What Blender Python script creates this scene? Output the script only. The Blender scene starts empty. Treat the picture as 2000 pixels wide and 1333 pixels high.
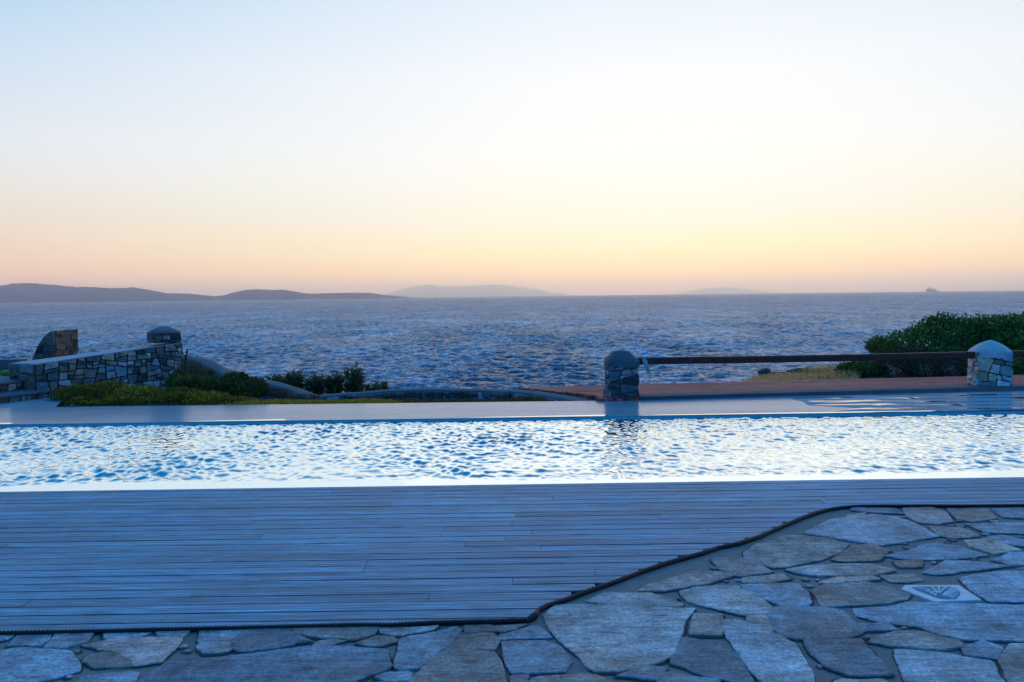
import bpy, bmesh, math, random
import numpy as np
from mathutils import Vector, Matrix, noise as mnoise

sc = bpy.context.scene
C = sc.collection
R = math.radians
rnd = random.Random(7)

# ------------------------------------------------------------------ camera
FPX = 1556.0                      # focal length in photograph pixels (28 mm)
EYE = Vector((0, 0, 1.6))
TH = math.atan((666.5 - 578.5) / FPX)
RO = 0.0115
_f = Vector((0, math.cos(TH), -math.sin(TH)))
_r0 = Vector((1, 0, 0))
_u0 = _r0.cross(_f)
_r = _r0 * math.cos(RO) - _u0 * math.sin(RO)
_u = _u0 * math.cos(RO) + _r0 * math.sin(RO)
cam_d = bpy.data.cameras.new('camera')
cam_d.sensor_width = 36.0
cam_d.lens = FPX * 36.0 / 2000.0
cam_d.clip_start = 0.05
cam_d.clip_end = 500000.0
cam = bpy.data.objects.new('camera', cam_d)
C.objects.link(cam)
m3 = Matrix((_r, _u, -_f)).transposed()
cam.matrix_world = Matrix.Translation(EYE) @ m3.to_4x4()
sc.camera = cam


def ray(px, py):
    return _f + _r * ((px - 1000.0) / FPX) + _u * ((666.5 - py) / FPX)


def G(px, py, z=0.0):
    """point on the horizontal plane at height z"""
    d = ray(px, py)
    t = (z - EYE.z) / d.z
    return EYE + d * t


def at(px, py, y):
    """point at depth y"""
    d = ray(px, py)
    return EYE + d * (y / d.y)


# ------------------------------------------------------------------ colour management, render
sc.view_settings.view_transform = 'Standard'
sc.view_settings.look = 'None'
sc.view_settings.exposure = 0.0
sc.view_settings.gamma = 1.0
sc.render.engine = 'CYCLES'
sc.cycles.use_denoising = True
sc.cycles.max_bounces = 10
sc.cycles.transmission_bounces = 6
sc.cycles.glossy_bounces = 4
sc.cycles.diffuse_bounces = 5
sc.cycles.volume_bounces = 4
sc.cycles.sample_clamp_indirect = 6.0


def lin(r, g, b):
    def c(v):
        v /= 255.0
        return v / 12.92 if v <= 0.04045 else ((v + 0.055) / 1.055) ** 2.4
    return (c(r), c(g), c(b), 1.0)


def N(nt, typ, **kw):
    n = nt.nodes.new(typ)
    for k, v in kw.items():
        setattr(n, k, v)
    return n


def L(nt, a, b):
    nt.links.new(a, b)


def math_n(nt, op, a, b=None, c=None, clamp=False):
    n = N(nt, 'ShaderNodeMath', operation=op, use_clamp=clamp)
    for i, v in enumerate((a, b, c)):
        if v is None:
            continue
        if hasattr(v, 'is_output'):
            L(nt, v, n.inputs[i])
        else:
            n.inputs[i].default_value = v
    return n.outputs[0]


def ramp(nt, fac, stops, interp='LINEAR'):
    n = N(nt, 'ShaderNodeValToRGB')
    cr = n.color_ramp
    cr.interpolation = interp
    while len(cr.elements) < len(stops):
        cr.elements.new(0.5)
    for e, (p, c) in zip(cr.elements, stops):
        e.position = p
    for e, (p, c) in zip(cr.elements, stops):
        e.color = c if len(c) == 4 else (*c, 1)
    if fac is not None:
        L(nt, fac, n.inputs[0])
    return n.outputs[0]


def mixc(nt, fac, a, b, mode='MIX'):
    n = N(nt, 'ShaderNodeMix', data_type='RGBA', blend_type=mode)
    for i, v in ((0, fac), (6, a), (7, b)):
        if hasattr(v, 'is_output'):
            L(nt, v, n.inputs[i])
        elif i == 0:
            n.inputs[i].default_value = v
        else:
            n.inputs[i].default_value = v if len(v) == 4 else (*v, 1)
    return n.outputs[2]


def maprange(nt, v, a, b, c=0.0, d=1.0, smooth=False):
    n = N(nt, 'ShaderNodeMapRange')
    n.interpolation_type = 'SMOOTHSTEP' if smooth else 'LINEAR'
    L(nt, v, n.inputs[0])
    for i, x in enumerate((a, b, c, d)):
        n.inputs[i + 1].default_value = x
    return n.outputs[0]


# ------------------------------------------------------------------ world: dusk sky after sunset
SUN_AZ = R(11.0)                   # to the right of the view axis
SUN_EL = R(1.5)
w = bpy.data.worlds.new('World')
sc.world = w
w.use_nodes = True
nt = w.node_tree
nt.nodes.clear()
wo = N(nt, 'ShaderNodeOutputWorld')
bg = N(nt, 'ShaderNodeBackground')
L(nt, bg.outputs[0], wo.inputs[0])
tc = N(nt, 'ShaderNodeTexCoord')
sep = N(nt, 'ShaderNodeSeparateXYZ')
L(nt, tc.outputs['Generated'], sep.inputs[0])
el = math_n(nt, 'MULTIPLY', math_n(nt, 'ARCSINE', sep.outputs[2]), 2 / math.pi, clamp=True)   # 0..1 = 0..90 deg
el = math_n(nt, 'POWER', el, 0.5)
flat = N(nt, 'ShaderNodeCombineXYZ')
L(nt, sep.outputs[0], flat.inputs[0])
L(nt, sep.outputs[1], flat.inputs[1])
nrm = N(nt, 'ShaderNodeVectorMath', operation='NORMALIZE')
L(nt, flat.outputs[0], nrm.inputs[0])
dt = N(nt, 'ShaderNodeVectorMath', operation='DOT_PRODUCT')
L(nt, nrm.outputs[0], dt.inputs[0])
dt.inputs[1].default_value = (math.sin(SUN_AZ), math.cos(SUN_AZ), 0)
az = math_n(nt, 'MULTIPLY', math_n(nt, 'ARCCOSINE', dt.outputs['Value']), 1 / math.pi)          # 0 sunset .. 1 opposite


def hdr(r, g, b, k):
    c = lin(r, g, b)
    return (c[0] * k, c[1] * k, c[2] * k, 1)


def stops(lst):
    return [(math.sqrt(e / 90.0), c) for e, c in lst]


ZEN = (0.020, 0.265, 0.80, 1)
front = ramp(nt, el, stops([(0, hdr(255, 172, 128, 1.95)), (0.8, hdr(255, 188, 126, 1.7)), (1.6, hdr(255, 208, 142, 1.45)), (3, hdr(255, 236, 184, 1.2)),
                            (5.4, hdr(255, 250, 230, 1.03)), (10, lin(255, 255, 252)), (15, lin(251, 253, 255)),
                            (20, lin(234, 244, 254)), (28, lin(208, 234, 253)), (42, lin(135, 202, 246)),
                            (60, lin(60, 160, 240)), (90, ZEN)]))
side = ramp(nt, el, stops([(0, hdr(250, 172, 146, 1.9)), (1.5, hdr(247, 188, 156, 1.45)), (3, hdr(243, 208, 178, 1.18)), (5.4, hdr(238, 224, 206, 1.05)),
                           (8, hdr(229, 230, 228, 1.06)), (10, hdr(224, 230, 236, 1.06)), (15, lin(203, 224, 243)),
                           (20, lin(168, 207, 238)), (30, lin(110, 186, 240)), (45, lin(50, 156, 238)), (90, ZEN)]))
back = ramp(nt, el, stops([(0, lin(60, 115, 175)), (6, lin(62, 125, 195)), (14, lin(48, 130, 215)), (30, lin(36, 135, 226)), (90, ZEN)]))
a1 = maprange(nt, az, 0.02, 0.25, 0, 1, False)
a1 = math_n(nt, 'POWER', a1, 1.6)
a2 = maprange(nt, az, 0.25, 0.62, 0, 1, True)
sky = mixc(nt, a2, mixc(nt, a1, front, side), back)
nish = N(nt, 'ShaderNodeTexSky', sky_type='NISHITA')
nish.sun_disc = False
nish.sun_elevation = SUN_EL
nish.sun_rotation = SUN_AZ
sky = mixc(nt, 1.0, sky, mixc(nt, 1.0, nish.outputs[0], (0.006, 0.006, 0.006, 1), 'MULTIPLY'), 'ADD')
L(nt, sky, bg.inputs[0])
bg.inputs[1].default_value = 1.0

# the last warm glow: one weak, wide sun at the horizon
sd = bpy.data.lights.new('sun', 'SUN')
sd.energy = 0.06
sd.angle = R(44)
sd.color = (1.0, 0.64, 0.45)
so = bpy.data.objects.new('sun', sd)
C.objects.link(so)
so.rotation_euler = (Vector((math.sin(SUN_AZ) * math.cos(SUN_EL), math.cos(SUN_AZ) * math.cos(SUN_EL), math.sin(SUN_EL)))
                     .to_track_quat('Z', 'Y').to_euler())
so.location = (20, 100, 30)


# ------------------------------------------------------------------ materials
def new_mat(name):
    m = bpy.data.materials.new(name)
    m.use_nodes = True
    nt = m.node_tree
    b = nt.nodes['Principled BSDF']
    return m, nt, b


def coords(nt, scale=(1, 1, 1), rot=(0, 0, 0)):
    t = N(nt, 'ShaderNodeTexCoord')
    mp = N(nt, 'ShaderNodeMapping')
    mp.inputs['Scale'].default_value = scale
    mp.inputs['Rotation'].default_value = rot
    L(nt, t.outputs['Object'], mp.inputs[0])
    return mp.outputs[0]


def noise(nt, vec, scale, detail=4, rough=0.6, dist=0.0):
    n = N(nt, 'ShaderNodeTexNoise')
    n.inputs['Scale'].default_value = scale
    n.inputs['Detail'].default_value = detail
    n.inputs['Roughness'].default_value = rough
    n.inputs['Distortion'].default_value = dist
    L(nt, vec, n.inputs['Vector'])
    return n.outputs[0]


def bump(nt, h, strength, dist, b, prev=None):
    n = N(nt, 'ShaderNodeBump')
    n.inputs['Strength'].default_value = strength
    n.inputs['Distance'].default_value = dist
    L(nt, h, n.inputs['Height'])
    if prev is not None:
        L(nt, prev, n.inputs['Normal'])
    L(nt, n.outputs[0], b.inputs['Normal'])
    return n.outputs[0]


def attr(nt, name='Col'):
    n = N(nt, 'ShaderNodeAttribute')
    n.attribute_name = name
    return n.outputs[0]


def grey(v):
    return (v, v, v, 1)


def make_flag_mat():
    m, nt, b = new_mat('flagstone')
    v = coords(nt)
    vs = coords(nt, (5, 26, 5), (0, 0, 0.12))
    col = attr(nt)
    n1 = noise(nt, v, 3.2, 6, 0.65)
    n2 = noise(nt, vs, 1.0, 7, 0.7, 0.6)
    n3 = noise(nt, v, 60, 4, 0.7)
    n4 = noise(nt, v, 1.7, 3, 0.5)
    c = mixc(nt, 1.0, col, ramp(nt, n1, [(0.30, grey(0.5)), (0.5, grey(1.0)), (0.68, grey(1.45))]), 'MULTIPLY')
    c = mixc(nt, maprange(nt, n4, 0.48, 0.64, 0, 0.75, True), c, mixc(nt, 1.0, c, (1.30, 0.92, 0.80, 1), 'MULTIPLY'))
    n5 = noise(nt, v, 11, 5, 0.7, 0.5)
    c = mixc(nt, 1.0, c, ramp(nt, n5, [(0.30, grey(0.55)), (0.46, grey(0.95)), (0.58, grey(1.08)), (0.70, grey(1.5))]), 'MULTIPLY')
    c = mixc(nt, 1.0, c, ramp(nt, n2, [(0.30, grey(0.28)), (0.39, grey(0.78)), (0.5, grey(1.0)), (0.62, grey(1.15)), (0.75, grey(1.5))]), 'MULTIPLY')
    c = mixc(nt, 1.0, c, ramp(nt, n3, [(0.3, grey(0.5)), (0.5, grey(1.0)), (0.7, grey(1.45))]), 'MULTIPLY')
    L(nt, c, b.inputs['Base Color'])
    b.inputs['Roughness'].default_value = 0.62
    b.inputs['Specular IOR Level'].default_value = 0.3
    nn = bump(nt, n2, 1.0, 0.018, b)
    bump(nt, n3, 0.6, 0.006, b, nn)
    return m


def make_mortar_mat(name, a, c2, rough=0.85):
    m, nt, b = new_mat(name)
    v = coords(nt)
    n1 = noise(nt, v, 4, 6, 0.65)
    n2 = noise(nt, v, 70, 4, 0.7)
    c = mixc(nt, n1, a, c2)
    c = mixc(nt, 1.0, c, ramp(nt, n2, [(0.3, grey(0.65)), (0.55, grey(1.0)), (0.75, grey(1.2))]), 'MULTIPLY')
    L(nt, c, b.inputs['Base Color'])
    b.inputs['Roughness'].default_value = rough
    nn = bump(nt, n1, 0.6, 0.03, b)
    bump(nt, n2, 0.8, 0.006, b, nn)
    return m


def make_deck_mat(name, tint, grain_dark=0.55, rough=0.55, spec=0.45, silver=0.0):
    m, nt, b = new_mat(name)
    v = coords(nt)
    g = coords(nt, (1.1, 52, 1))
    g2 = coords(nt, (3.2, 130, 1))
    col = attr(nt)
    n1 = noise(nt, g, 1.0, 6, 0.7, 0.3)
    n2 = noise(nt, g2, 1.0, 4, 0.7)
    n3 = noise(nt, v, 1.1, 5, 0.6)
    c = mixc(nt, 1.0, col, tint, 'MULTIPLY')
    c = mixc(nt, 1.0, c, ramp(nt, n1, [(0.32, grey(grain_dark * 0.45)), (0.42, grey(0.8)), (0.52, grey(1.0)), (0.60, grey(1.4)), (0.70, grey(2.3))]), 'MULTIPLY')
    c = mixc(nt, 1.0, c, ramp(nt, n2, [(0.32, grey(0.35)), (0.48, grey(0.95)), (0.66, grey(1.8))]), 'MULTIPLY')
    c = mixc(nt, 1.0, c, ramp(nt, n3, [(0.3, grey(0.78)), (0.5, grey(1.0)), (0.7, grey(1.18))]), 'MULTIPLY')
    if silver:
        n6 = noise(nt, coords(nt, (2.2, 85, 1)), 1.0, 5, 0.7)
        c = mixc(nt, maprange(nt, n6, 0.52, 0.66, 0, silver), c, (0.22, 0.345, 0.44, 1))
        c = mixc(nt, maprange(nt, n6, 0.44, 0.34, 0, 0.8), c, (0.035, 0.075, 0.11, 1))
    L(nt, c, b.inputs['Base Color'])
    b.inputs['Roughness'].default_value = rough
    b.inputs['Specular IOR Level'].default_value = spec
    nn = bump(nt, n1, 0.7, 0.008, b)
    bump(nt, n2, 0.5, 0.003, b, nn)
    return m


def make_wallstone_mat():
    m, nt, b = new_mat('rubble_stone')
    v = coords(nt)
    col = attr(nt)
    n1 = noise(nt, v, 9, 6, 0.7)
    n2 = noise(nt, v, 45, 4, 0.7)
    c = mixc(nt, 1.0, col, ramp(nt, n1, [(0.28, grey(0.5)), (0.5, grey(1.0)), (0.72, grey(1.45))]), 'MULTIPLY')
    c = mixc(nt, 1.0, c, ramp(nt, n2, [(0.3, grey(0.7)), (0.5, grey(1.0)), (0.7, grey(1.25))]), 'MULTIPLY')
    L(nt, c, b.inputs['Base Color'])
    b.inputs['Roughness'].default_value = 0.8
    nn = bump(nt, n1, 0.6, 0.03, b)
    bump(nt, n2, 0.5, 0.006, b, nn)
    return m


def make_plaster_mat(name, base, rough=0.7, var=0.25, spec=0.3):
    m, nt, b = new_mat(name)
    v = coords(nt)
    n1 = noise(nt, v, 2.2, 6, 0.65)
    n2 = noise(nt, v, 28, 5, 0.65)
    c = mixc(nt, 1.0, (*base, 1), ramp(nt, n1, [(0.3, grey(1 - var)), (0.55, grey(1.0)), (0.75, grey(1 + var))]), 'MULTIPLY')
    c = mixc(nt, 1.0, c, ramp(nt, n2, [(0.3, grey(0.85)), (0.6, grey(1.05))]), 'MULTIPLY')
    L(nt, c, b.inputs['Base Color'])
    b.inputs['Roughness'].default_value = rough
    b.inputs['Specular IOR Level'].default_value = spec
    bump(nt, n2, 0.3, 0.01, b)
    return m


def make_leaf_mat(name, rough=0.5, trans=0.4):
    m, nt, b = new_mat(name)
    c = attr(nt)
    L(nt, c, b.inputs['Base Color'])
    b.inputs['Roughness'].default_value = rough
    b.inputs['Specular IOR Level'].default_value = 0.25
    tr = N(nt, 'ShaderNodeBsdfTranslucent')
    L(nt, c, tr.inputs[0])
    mx = N(nt, 'ShaderNodeMixShader')
    mx.inputs[0].default_value = trans
    L(nt, b.outputs[0], mx.inputs[1])
    L(nt, tr.outputs[0], mx.inputs[2])
    L(nt, mx.outputs[0], nt.nodes['Material Output'].inputs[0])
    return m


def make_plain(name, base, rough=0.6, spec=0.4, var=0.2, scale=12):
    m, nt, b = new_mat(name)
    v = coords(nt)
    n1 = noise(nt, v, scale, 5, 0.65)
    L(nt, mixc(nt, 1.0, (*base, 1), ramp(nt, n1, [(0.3, grey(1 - var)), (0.7, grey(1 + var))]), 'MULTIPLY'), b.inputs['Base Color'])
    b.inputs['Roughness'].default_value = rough
    b.inputs['Specular IOR Level'].default_value = spec
    bump(nt, n1, 0.2, 0.01, b)
    return m


M_flag = make_flag_mat()
M_mortar = make_mortar_mat('joint_mortar', (0.44, 0.31, 0.26, 1), (0.15, 0.14, 0.14, 1))
M_crack = make_mortar_mat('dark_gap', (0.030, 0.030, 0.032, 1), (0.05, 0.05, 0.05, 1))
M_deck = make_deck_mat('weathered_grey_boards', (1, 1, 1, 1), 0.75, 0.5, 0.28, 0.6)
M_red = make_deck_mat('red_brown_boards', (1, 1, 1, 1), 0.8, 0.6, 0.12)
M_rub = make_wallstone_mat()
M_rubmortar = make_mortar_mat('wall_mortar', (0.16, 0.145, 0.13, 1), (0.06, 0.06, 0.06, 1))
M_plaster = make_plaster_mat('grey_plaster', (0.125, 0.145, 0.16), 0.8, 0.25, 0.15)
M_cap = make_plaster_mat('pale_plaster_cap', (0.60, 0.57, 0.55), 0.75)
M_leaf = make_leaf_mat('leaves', 0.5, 0.35)
M_straw = make_leaf_mat('dry_stalks', 0.8, 0.75)
M_soil = make_mortar_mat('garden_soil', (0.12, 0.09, 0.05, 1), (0.07, 0.055, 0.035, 1), 0.95)
M_black = make_plain('edge_gap_black', (0.012, 0.012, 0.013), 0.55, 0.3)
M_wood = make_plain('dark_red_wood', (0.13, 0.030, 0.022), 0.5, 0.25, 0.35, 6)
M_twig = make_plain('twig_bark', (0.06, 0.045, 0.035), 0.9)
M_rock = make_plain('brown_rock', (0.11, 0.085, 0.07), 0.9, 0.2, 0.45, 5)
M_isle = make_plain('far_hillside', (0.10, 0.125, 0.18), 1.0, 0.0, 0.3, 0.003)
M_ship = make_plain('ship_paint', (0.22, 0.2, 0.2), 0.6, 0.3, 0.05)


# ------------------------------------------------------------------ mesh helpers
class MB:
    def __init__(s):
        s.v, s.f, s.c, s.mi = [], [], [], []

    def add(s, verts, faces, col=(1, 1, 1), mi=0):
        o = len(s.v)
        s.v += [tuple(p) for p in verts]
        s.c += [tuple(col)] * len(verts)
        s.f += [tuple(i + o for i in f) for f in faces]
        s.mi += [mi] * len(faces)

    def prism(s, poly, z0, z1, col=(1, 1, 1), mi=0, inset=0.0, bottom=False):
        """poly: list of (x, y); z0/z1 numbers or per-vertex lists"""
        n = len(poly)
        zb = z0 if isinstance(z0, (list, tuple)) else [z0] * n
        zt = z1 if isinstance(z1, (list, tuple)) else [z1] * n
        if inset:
            cx = sum(p[0] for p in poly) / n
            cy = sum(p[1] for p in poly) / n
            tp = []
            for p in poly:
                d = math.hypot(p[0] - cx, p[1] - cy) or 1
                k = max(0.5, 1 - inset / d)
                tp.append((cx + (p[0] - cx) * k, cy + (p[1] - cy) * k))
            vs = [(p[0], p[1], b) for p, b in zip(poly, zb)]
            vs += [(p[0], p[1], t - inset * 0.7) for p, t in zip(poly, zt)]
            vs += [(p[0], p[1], t) for p, t in zip(tp, zt)]
            fs = [(i, (i + 1) % n, n + (i + 1) % n, n + i) for i in range(n)]
            fs += [(n + i, n + (i + 1) % n, 2 * n + (i + 1) % n, 2 * n + i) for i in range(n)]
            fs += [tuple(range(2 * n, 3 * n))]
        else:
            vs = [(p[0], p[1], b) for p, b in zip(poly, zb)] + [(p[0], p[1], t) for p, t in zip(poly, zt)]
            fs = [(i, (i + 1) % n, n + (i + 1) % n, n + i) for i in range(n)] + [tuple(range(n, 2 * n))]
        if bottom:
            fs.append(tuple(range(n - 1, -1, -1)))
        s.add(vs, fs, col, mi)

    def box(s, c, d, col=(1, 1, 1), mi=0, rz=0):
        x, y, z = d[0] / 2, d[1] / 2, d[2] / 2
        ca, sa = math.cos(rz), math.sin(rz)
        pts = [(-x, -y), (x, -y), (x, y), (-x, y)]
        pl = [(c[0] + p[0] * ca - p[1] * sa, c[1] + p[0] * sa + p[1] * ca) for p in pts]
        s.prism(pl, c[2] - z, c[2] + z, col, mi, bottom=True)

    def tube(s, pts, rad, n=8, col=(1, 1, 1), mi=0, caps=True):
        pts = [Vector(p) for p in pts]
        rs = rad if isinstance(rad, (list, tuple)) else [rad] * len(pts)
        vs, fs = [], []
        for i, p in enumerate(pts):
            t = (pts[min(i + 1, len(pts) - 1)] - pts[max(i - 1, 0)]).normalized()
            a = t.cross(Vector((0, 0, 1)))
            if a.length < 1e-3:
                a = Vector((1, 0, 0))
            a.normalize()
            b = a.cross(t)
            for k in range(n):
                th = 2 * math.pi * k / n
                vs.append(p + (a * math.cos(th) + b * math.sin(th)) * rs[i])
        for i in range(len(pts) - 1):
            for k in range(n):
                fs.append((i * n + k, i * n + (k + 1) % n, (i + 1) * n + (k + 1) % n, (i + 1) * n + k))
        if caps:
            fs.append(tuple(range(n - 1, -1, -1)))
            fs.append(tuple(range((len(pts) - 1) * n, len(pts) * n)))
        s.add(vs, fs, col, mi)

    def build(s, name, mats, parent=None, smooth=False, origin=None, recalc=True):
        me = bpy.data.meshes.new(name)
        o3 = Vector(origin) if origin is not None else Vector((0, 0, 0))
        me.from_pydata([tuple(Vector(p) - o3) for p in s.v], [], s.f)
        if not isinstance(mats, (list, tuple)):
            mats = [mats]
        for m in mats:
            me.materials.append(m)
        if len(mats) > 1:
            me.polygons.foreach_set('material_index', s.mi)
        ca = me.color_attributes.new('Col', 'FLOAT_COLOR', 'POINT')
        arr = np.ones((len(s.v), 4), dtype=np.float32)
        arr[:, :3] = np.array(s.c, dtype=np.float32)
        ca.data.foreach_set('color', arr.ravel())
        if recalc:
            bm = bmesh.new()
            bm.from_mesh(me)
            bmesh.ops.recalc_face_normals(bm, faces=bm.faces)
            bm.to_mesh(me)
            bm.free()
        if smooth:
            me.polygons.foreach_set('use_smooth', [True] * len(me.polygons))
        me.update()
        o = bpy.data.objects.new(name, me)
        C.objects.link(o)
        if parent is not None:
            o.parent = parent
        o.location = o3 if parent is None else o3 - parent.location
        return o


def tag(o, label=None, cat=None, group=None, kind=None):
    for k, v in (('label', label), ('category', cat), ('group', group), ('kind', kind)):
        if v:
            o[k] = v
    return o


def thing(name, loc, label, cat, group=None):
    o = bpy.data.objects.new(name, None)
    o.empty_display_size = 0.2
    C.objects.link(o)
    o.location = loc
    return tag(o, label, cat, group)


def chaikin(p, it=1, q=0.25):
    for _ in range(it):
        out = []
        n = len(p)
        for i in range(n):
            a, b = p[i], p[(i + 1) % n]
            out.append((a[0] * (1 - q) + b[0] * q, a[1] * (1 - q) + b[1] * q))
            out.append((a[0] * q + b[0] * (1 - q), a[1] * q + b[1] * (1 - q)))
        p = out
    return p


def clip(poly, a, b, c):
    """keep a*x + b*y <= c"""
    out = []
    n = len(poly)
    for i in range(n):
        p, q = poly[i], poly[(i + 1) % n]
        dp, dq = a * p[0] + b * p[1] - c, a * q[0] + b * q[1] - c
        if dp <= 0:
            out.append(p)
        if dp * dq < 0:
            t = dp / (dp - dq)
            out.append((p[0] + (q[0] - p[0]) * t, p[1] + (q[1] - p[1]) * t))
    return out


def area(p):
    return 0.5 * abs(sum(p[i][0] * p[(i + 1) % len(p)][1] - p[(i + 1) % len(p)][0] * p[i][1] for i in range(len(p))))


def cells(poly, sx, sy, gap, rng, jit=0.95):
    xs = [p[0] for p in poly]
    ys = [p[1] for p in poly]
    seeds = []
    nx = max(1, round((max(xs) - min(xs)) / sx))
    ny = max(1, round((max(ys) - min(ys)) / sy))
    for j in range(-1, ny + 1):
        off = rng.uniform(-0.5, 0.5)
        for i in range(-1, nx + 2):
            if rng.random() < 0.22:
                continue
            if rng.random() < 0.25:
                jx, jy = rng.uniform(.25, .45) * sx, rng.uniform(-.4, .4) * sy
                seeds.append((min(xs) + (i + 0.5 + off) * (max(xs) - min(xs)) / nx + jx, min(ys) + (j + 0.5) * (max(ys) - min(ys)) / ny + jy))
            seeds.append((min(xs) + (i + 0.5 + off + rng.uniform(-.5, .5) * jit) * (max(xs) - min(xs)) / nx,
                          min(ys) + (j + 0.5 + rng.uniform(-.5, .5) * jit) * (max(ys) - min(ys)) / ny))
    res = []
    for s in seeds:
        c = list(poly)
        for q in seeds:
            if q is s:
                continue
            dx, dy = q[0] - s[0], q[1] - s[1]
            if abs(dx) > 3.2 * sx or abs(dy) > 3.2 * sy:
                continue
            d = math.hypot(dx, dy)
            a, b = dx / d, dy / d
            c = clip(c, a, b, a * (s[0] + q[0]) / 2 + b * (s[1] + q[1]) / 2 - gap / 2)
            if len(c) < 3:
                break
        if len(c) >= 3 and area(c) > 0.05 * sx * sy:
            res.append(c)
    return res


def rubble(poly, sx, sy, gap, rng):
    """irregular courses: keep cutting the face with slightly skewed lines"""
    out, todo = [], [list(poly)]
    while todo:
        p = todo.pop()
        xs = [q[0] for q in p]
        ys = [q[1] for q in p]
        w_, h_ = max(xs) - min(xs), max(ys) - min(ys)
        if area(p) < sx * sy * rng.choice((0.45, 0.9, 1.3, 1.9)) or (w_ < 0.5 * sx and h_ < 0.6 * sy):
            out.append(p)
            continue
        vert = w_ / sx > h_ / sy
        an = rng.gauss(0, 0.17) + (0 if vert else math.pi / 2)
        a, b = math.cos(an), math.sin(an)
        t = rng.uniform(0.33, 0.67)
        c = a * (min(xs) + w_ * t) + b * (min(ys) + h_ * t)
        for q in (clip(p, a, b, c), clip(p, -a, -b, -c)):
            if len(q) >= 3 and area(q) > 1e-4:
                todo.append(q)
    res = []
    for p in out:
        n = len(p)
        cx, cy = sum(q[0] for q in p) / n, sum(q[1] for q in p) / n
        ds = []
        for i in range(n):
            a, b = p[i], p[(i + 1) % n]
            k = max(1, int(math.hypot(a[0] - b[0], a[1] - b[1]) / 0.05))
            ds += [(a[0] + (b[0] - a[0]) * j / k, a[1] + (b[1] - a[1]) * j / k) for j in range(k)]
        q2 = []
        for x, y in ds:
            d = math.hypot(x - cx, y - cy)
            e = gap * 0.5 + rng.uniform(0, 0.010)
            kk = max(0.35, 1 - e / max(d, 1e-4))
            q2.append((cx + (x - cx) * kk, cy + (y - cy) * kk))
        if area(q2) > 2e-4:
            res.append(q2)
    return res


STONE_COLS = [(0.32, 0.24, 0.20), (0.22, 0.18, 0.16), (0.42, 0.33, 0.29), (0.17, 0.20, 0.21), (0.12, 0.10, 0.085), (0.27, 0.20, 0.145), (0.50, 0.42, 0.40), (0.14, 0.17, 0.19), (0.34, 0.22, 0.15), (0.10, 0.10, 0.10)]


def stone_panel(mb, O, U, V, W, poly, sx, sy, depth, rng, gap=0.02, bright=1.0):
    """rubble stones standing proud of the plane O + u*U + v*V along W"""
    O, U, V, W = Vector(O), Vector(U), Vector(V), Vector(W)
    for c in rubble(poly, sx, sy, gap, rng):
        c = chaikin(c, 1, 0.25)
        n = len(c)
        cx = sum(p[0] for p in c) / n
        cy = sum(p[1] for p in c) / n
        dd = depth * rng.uniform(0.35, 1.3)
        tx, ty = rng.uniform(-.1, .1), rng.uniform(-.1, .1)
        vs = []
        for k, (sc_, h) in enumerate(((1.0, 0.0), (0.985, 0.75), (0.93, 0.98), (0.5, 1.0))):
            for p in c:
                jx = 1 + rng.uniform(-.03, .03) * (k > 0)
                du, dv = (p[0] - cx) * sc_ * jx, (p[1] - cy) * sc_ * jx
                hh = dd * h * (1 + (rng.uniform(-.15, .15) if k > 0 else 0)) + (tx * du + ty * dv if k > 1 else 0)
                vs.append(O + U * (cx + du) + V * (cy + dv) + W * hh)
        vs.append(O + U * cx + V * cy + W * dd)
        fs = []
        for k in range(3):
            for i in range(n):
                fs.append((k * n + i, k * n + (i + 1) % n, (k + 1) * n + (i + 1) % n, (k + 1) * n + i))
        for i in range(n):
            fs.append((3 * n + i, 3 * n + (i + 1) % n, 4 * n))
        b = rng.choice(STONE_COLS)
        k = rng.uniform(0.55, 1.5) * bright
        mb.add(vs, fs, (b[0] * k, b[1] * k, b[2] * k), 0)


# ------------------------------------------------------------------ sea
SEA_Z = -14.4


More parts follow.
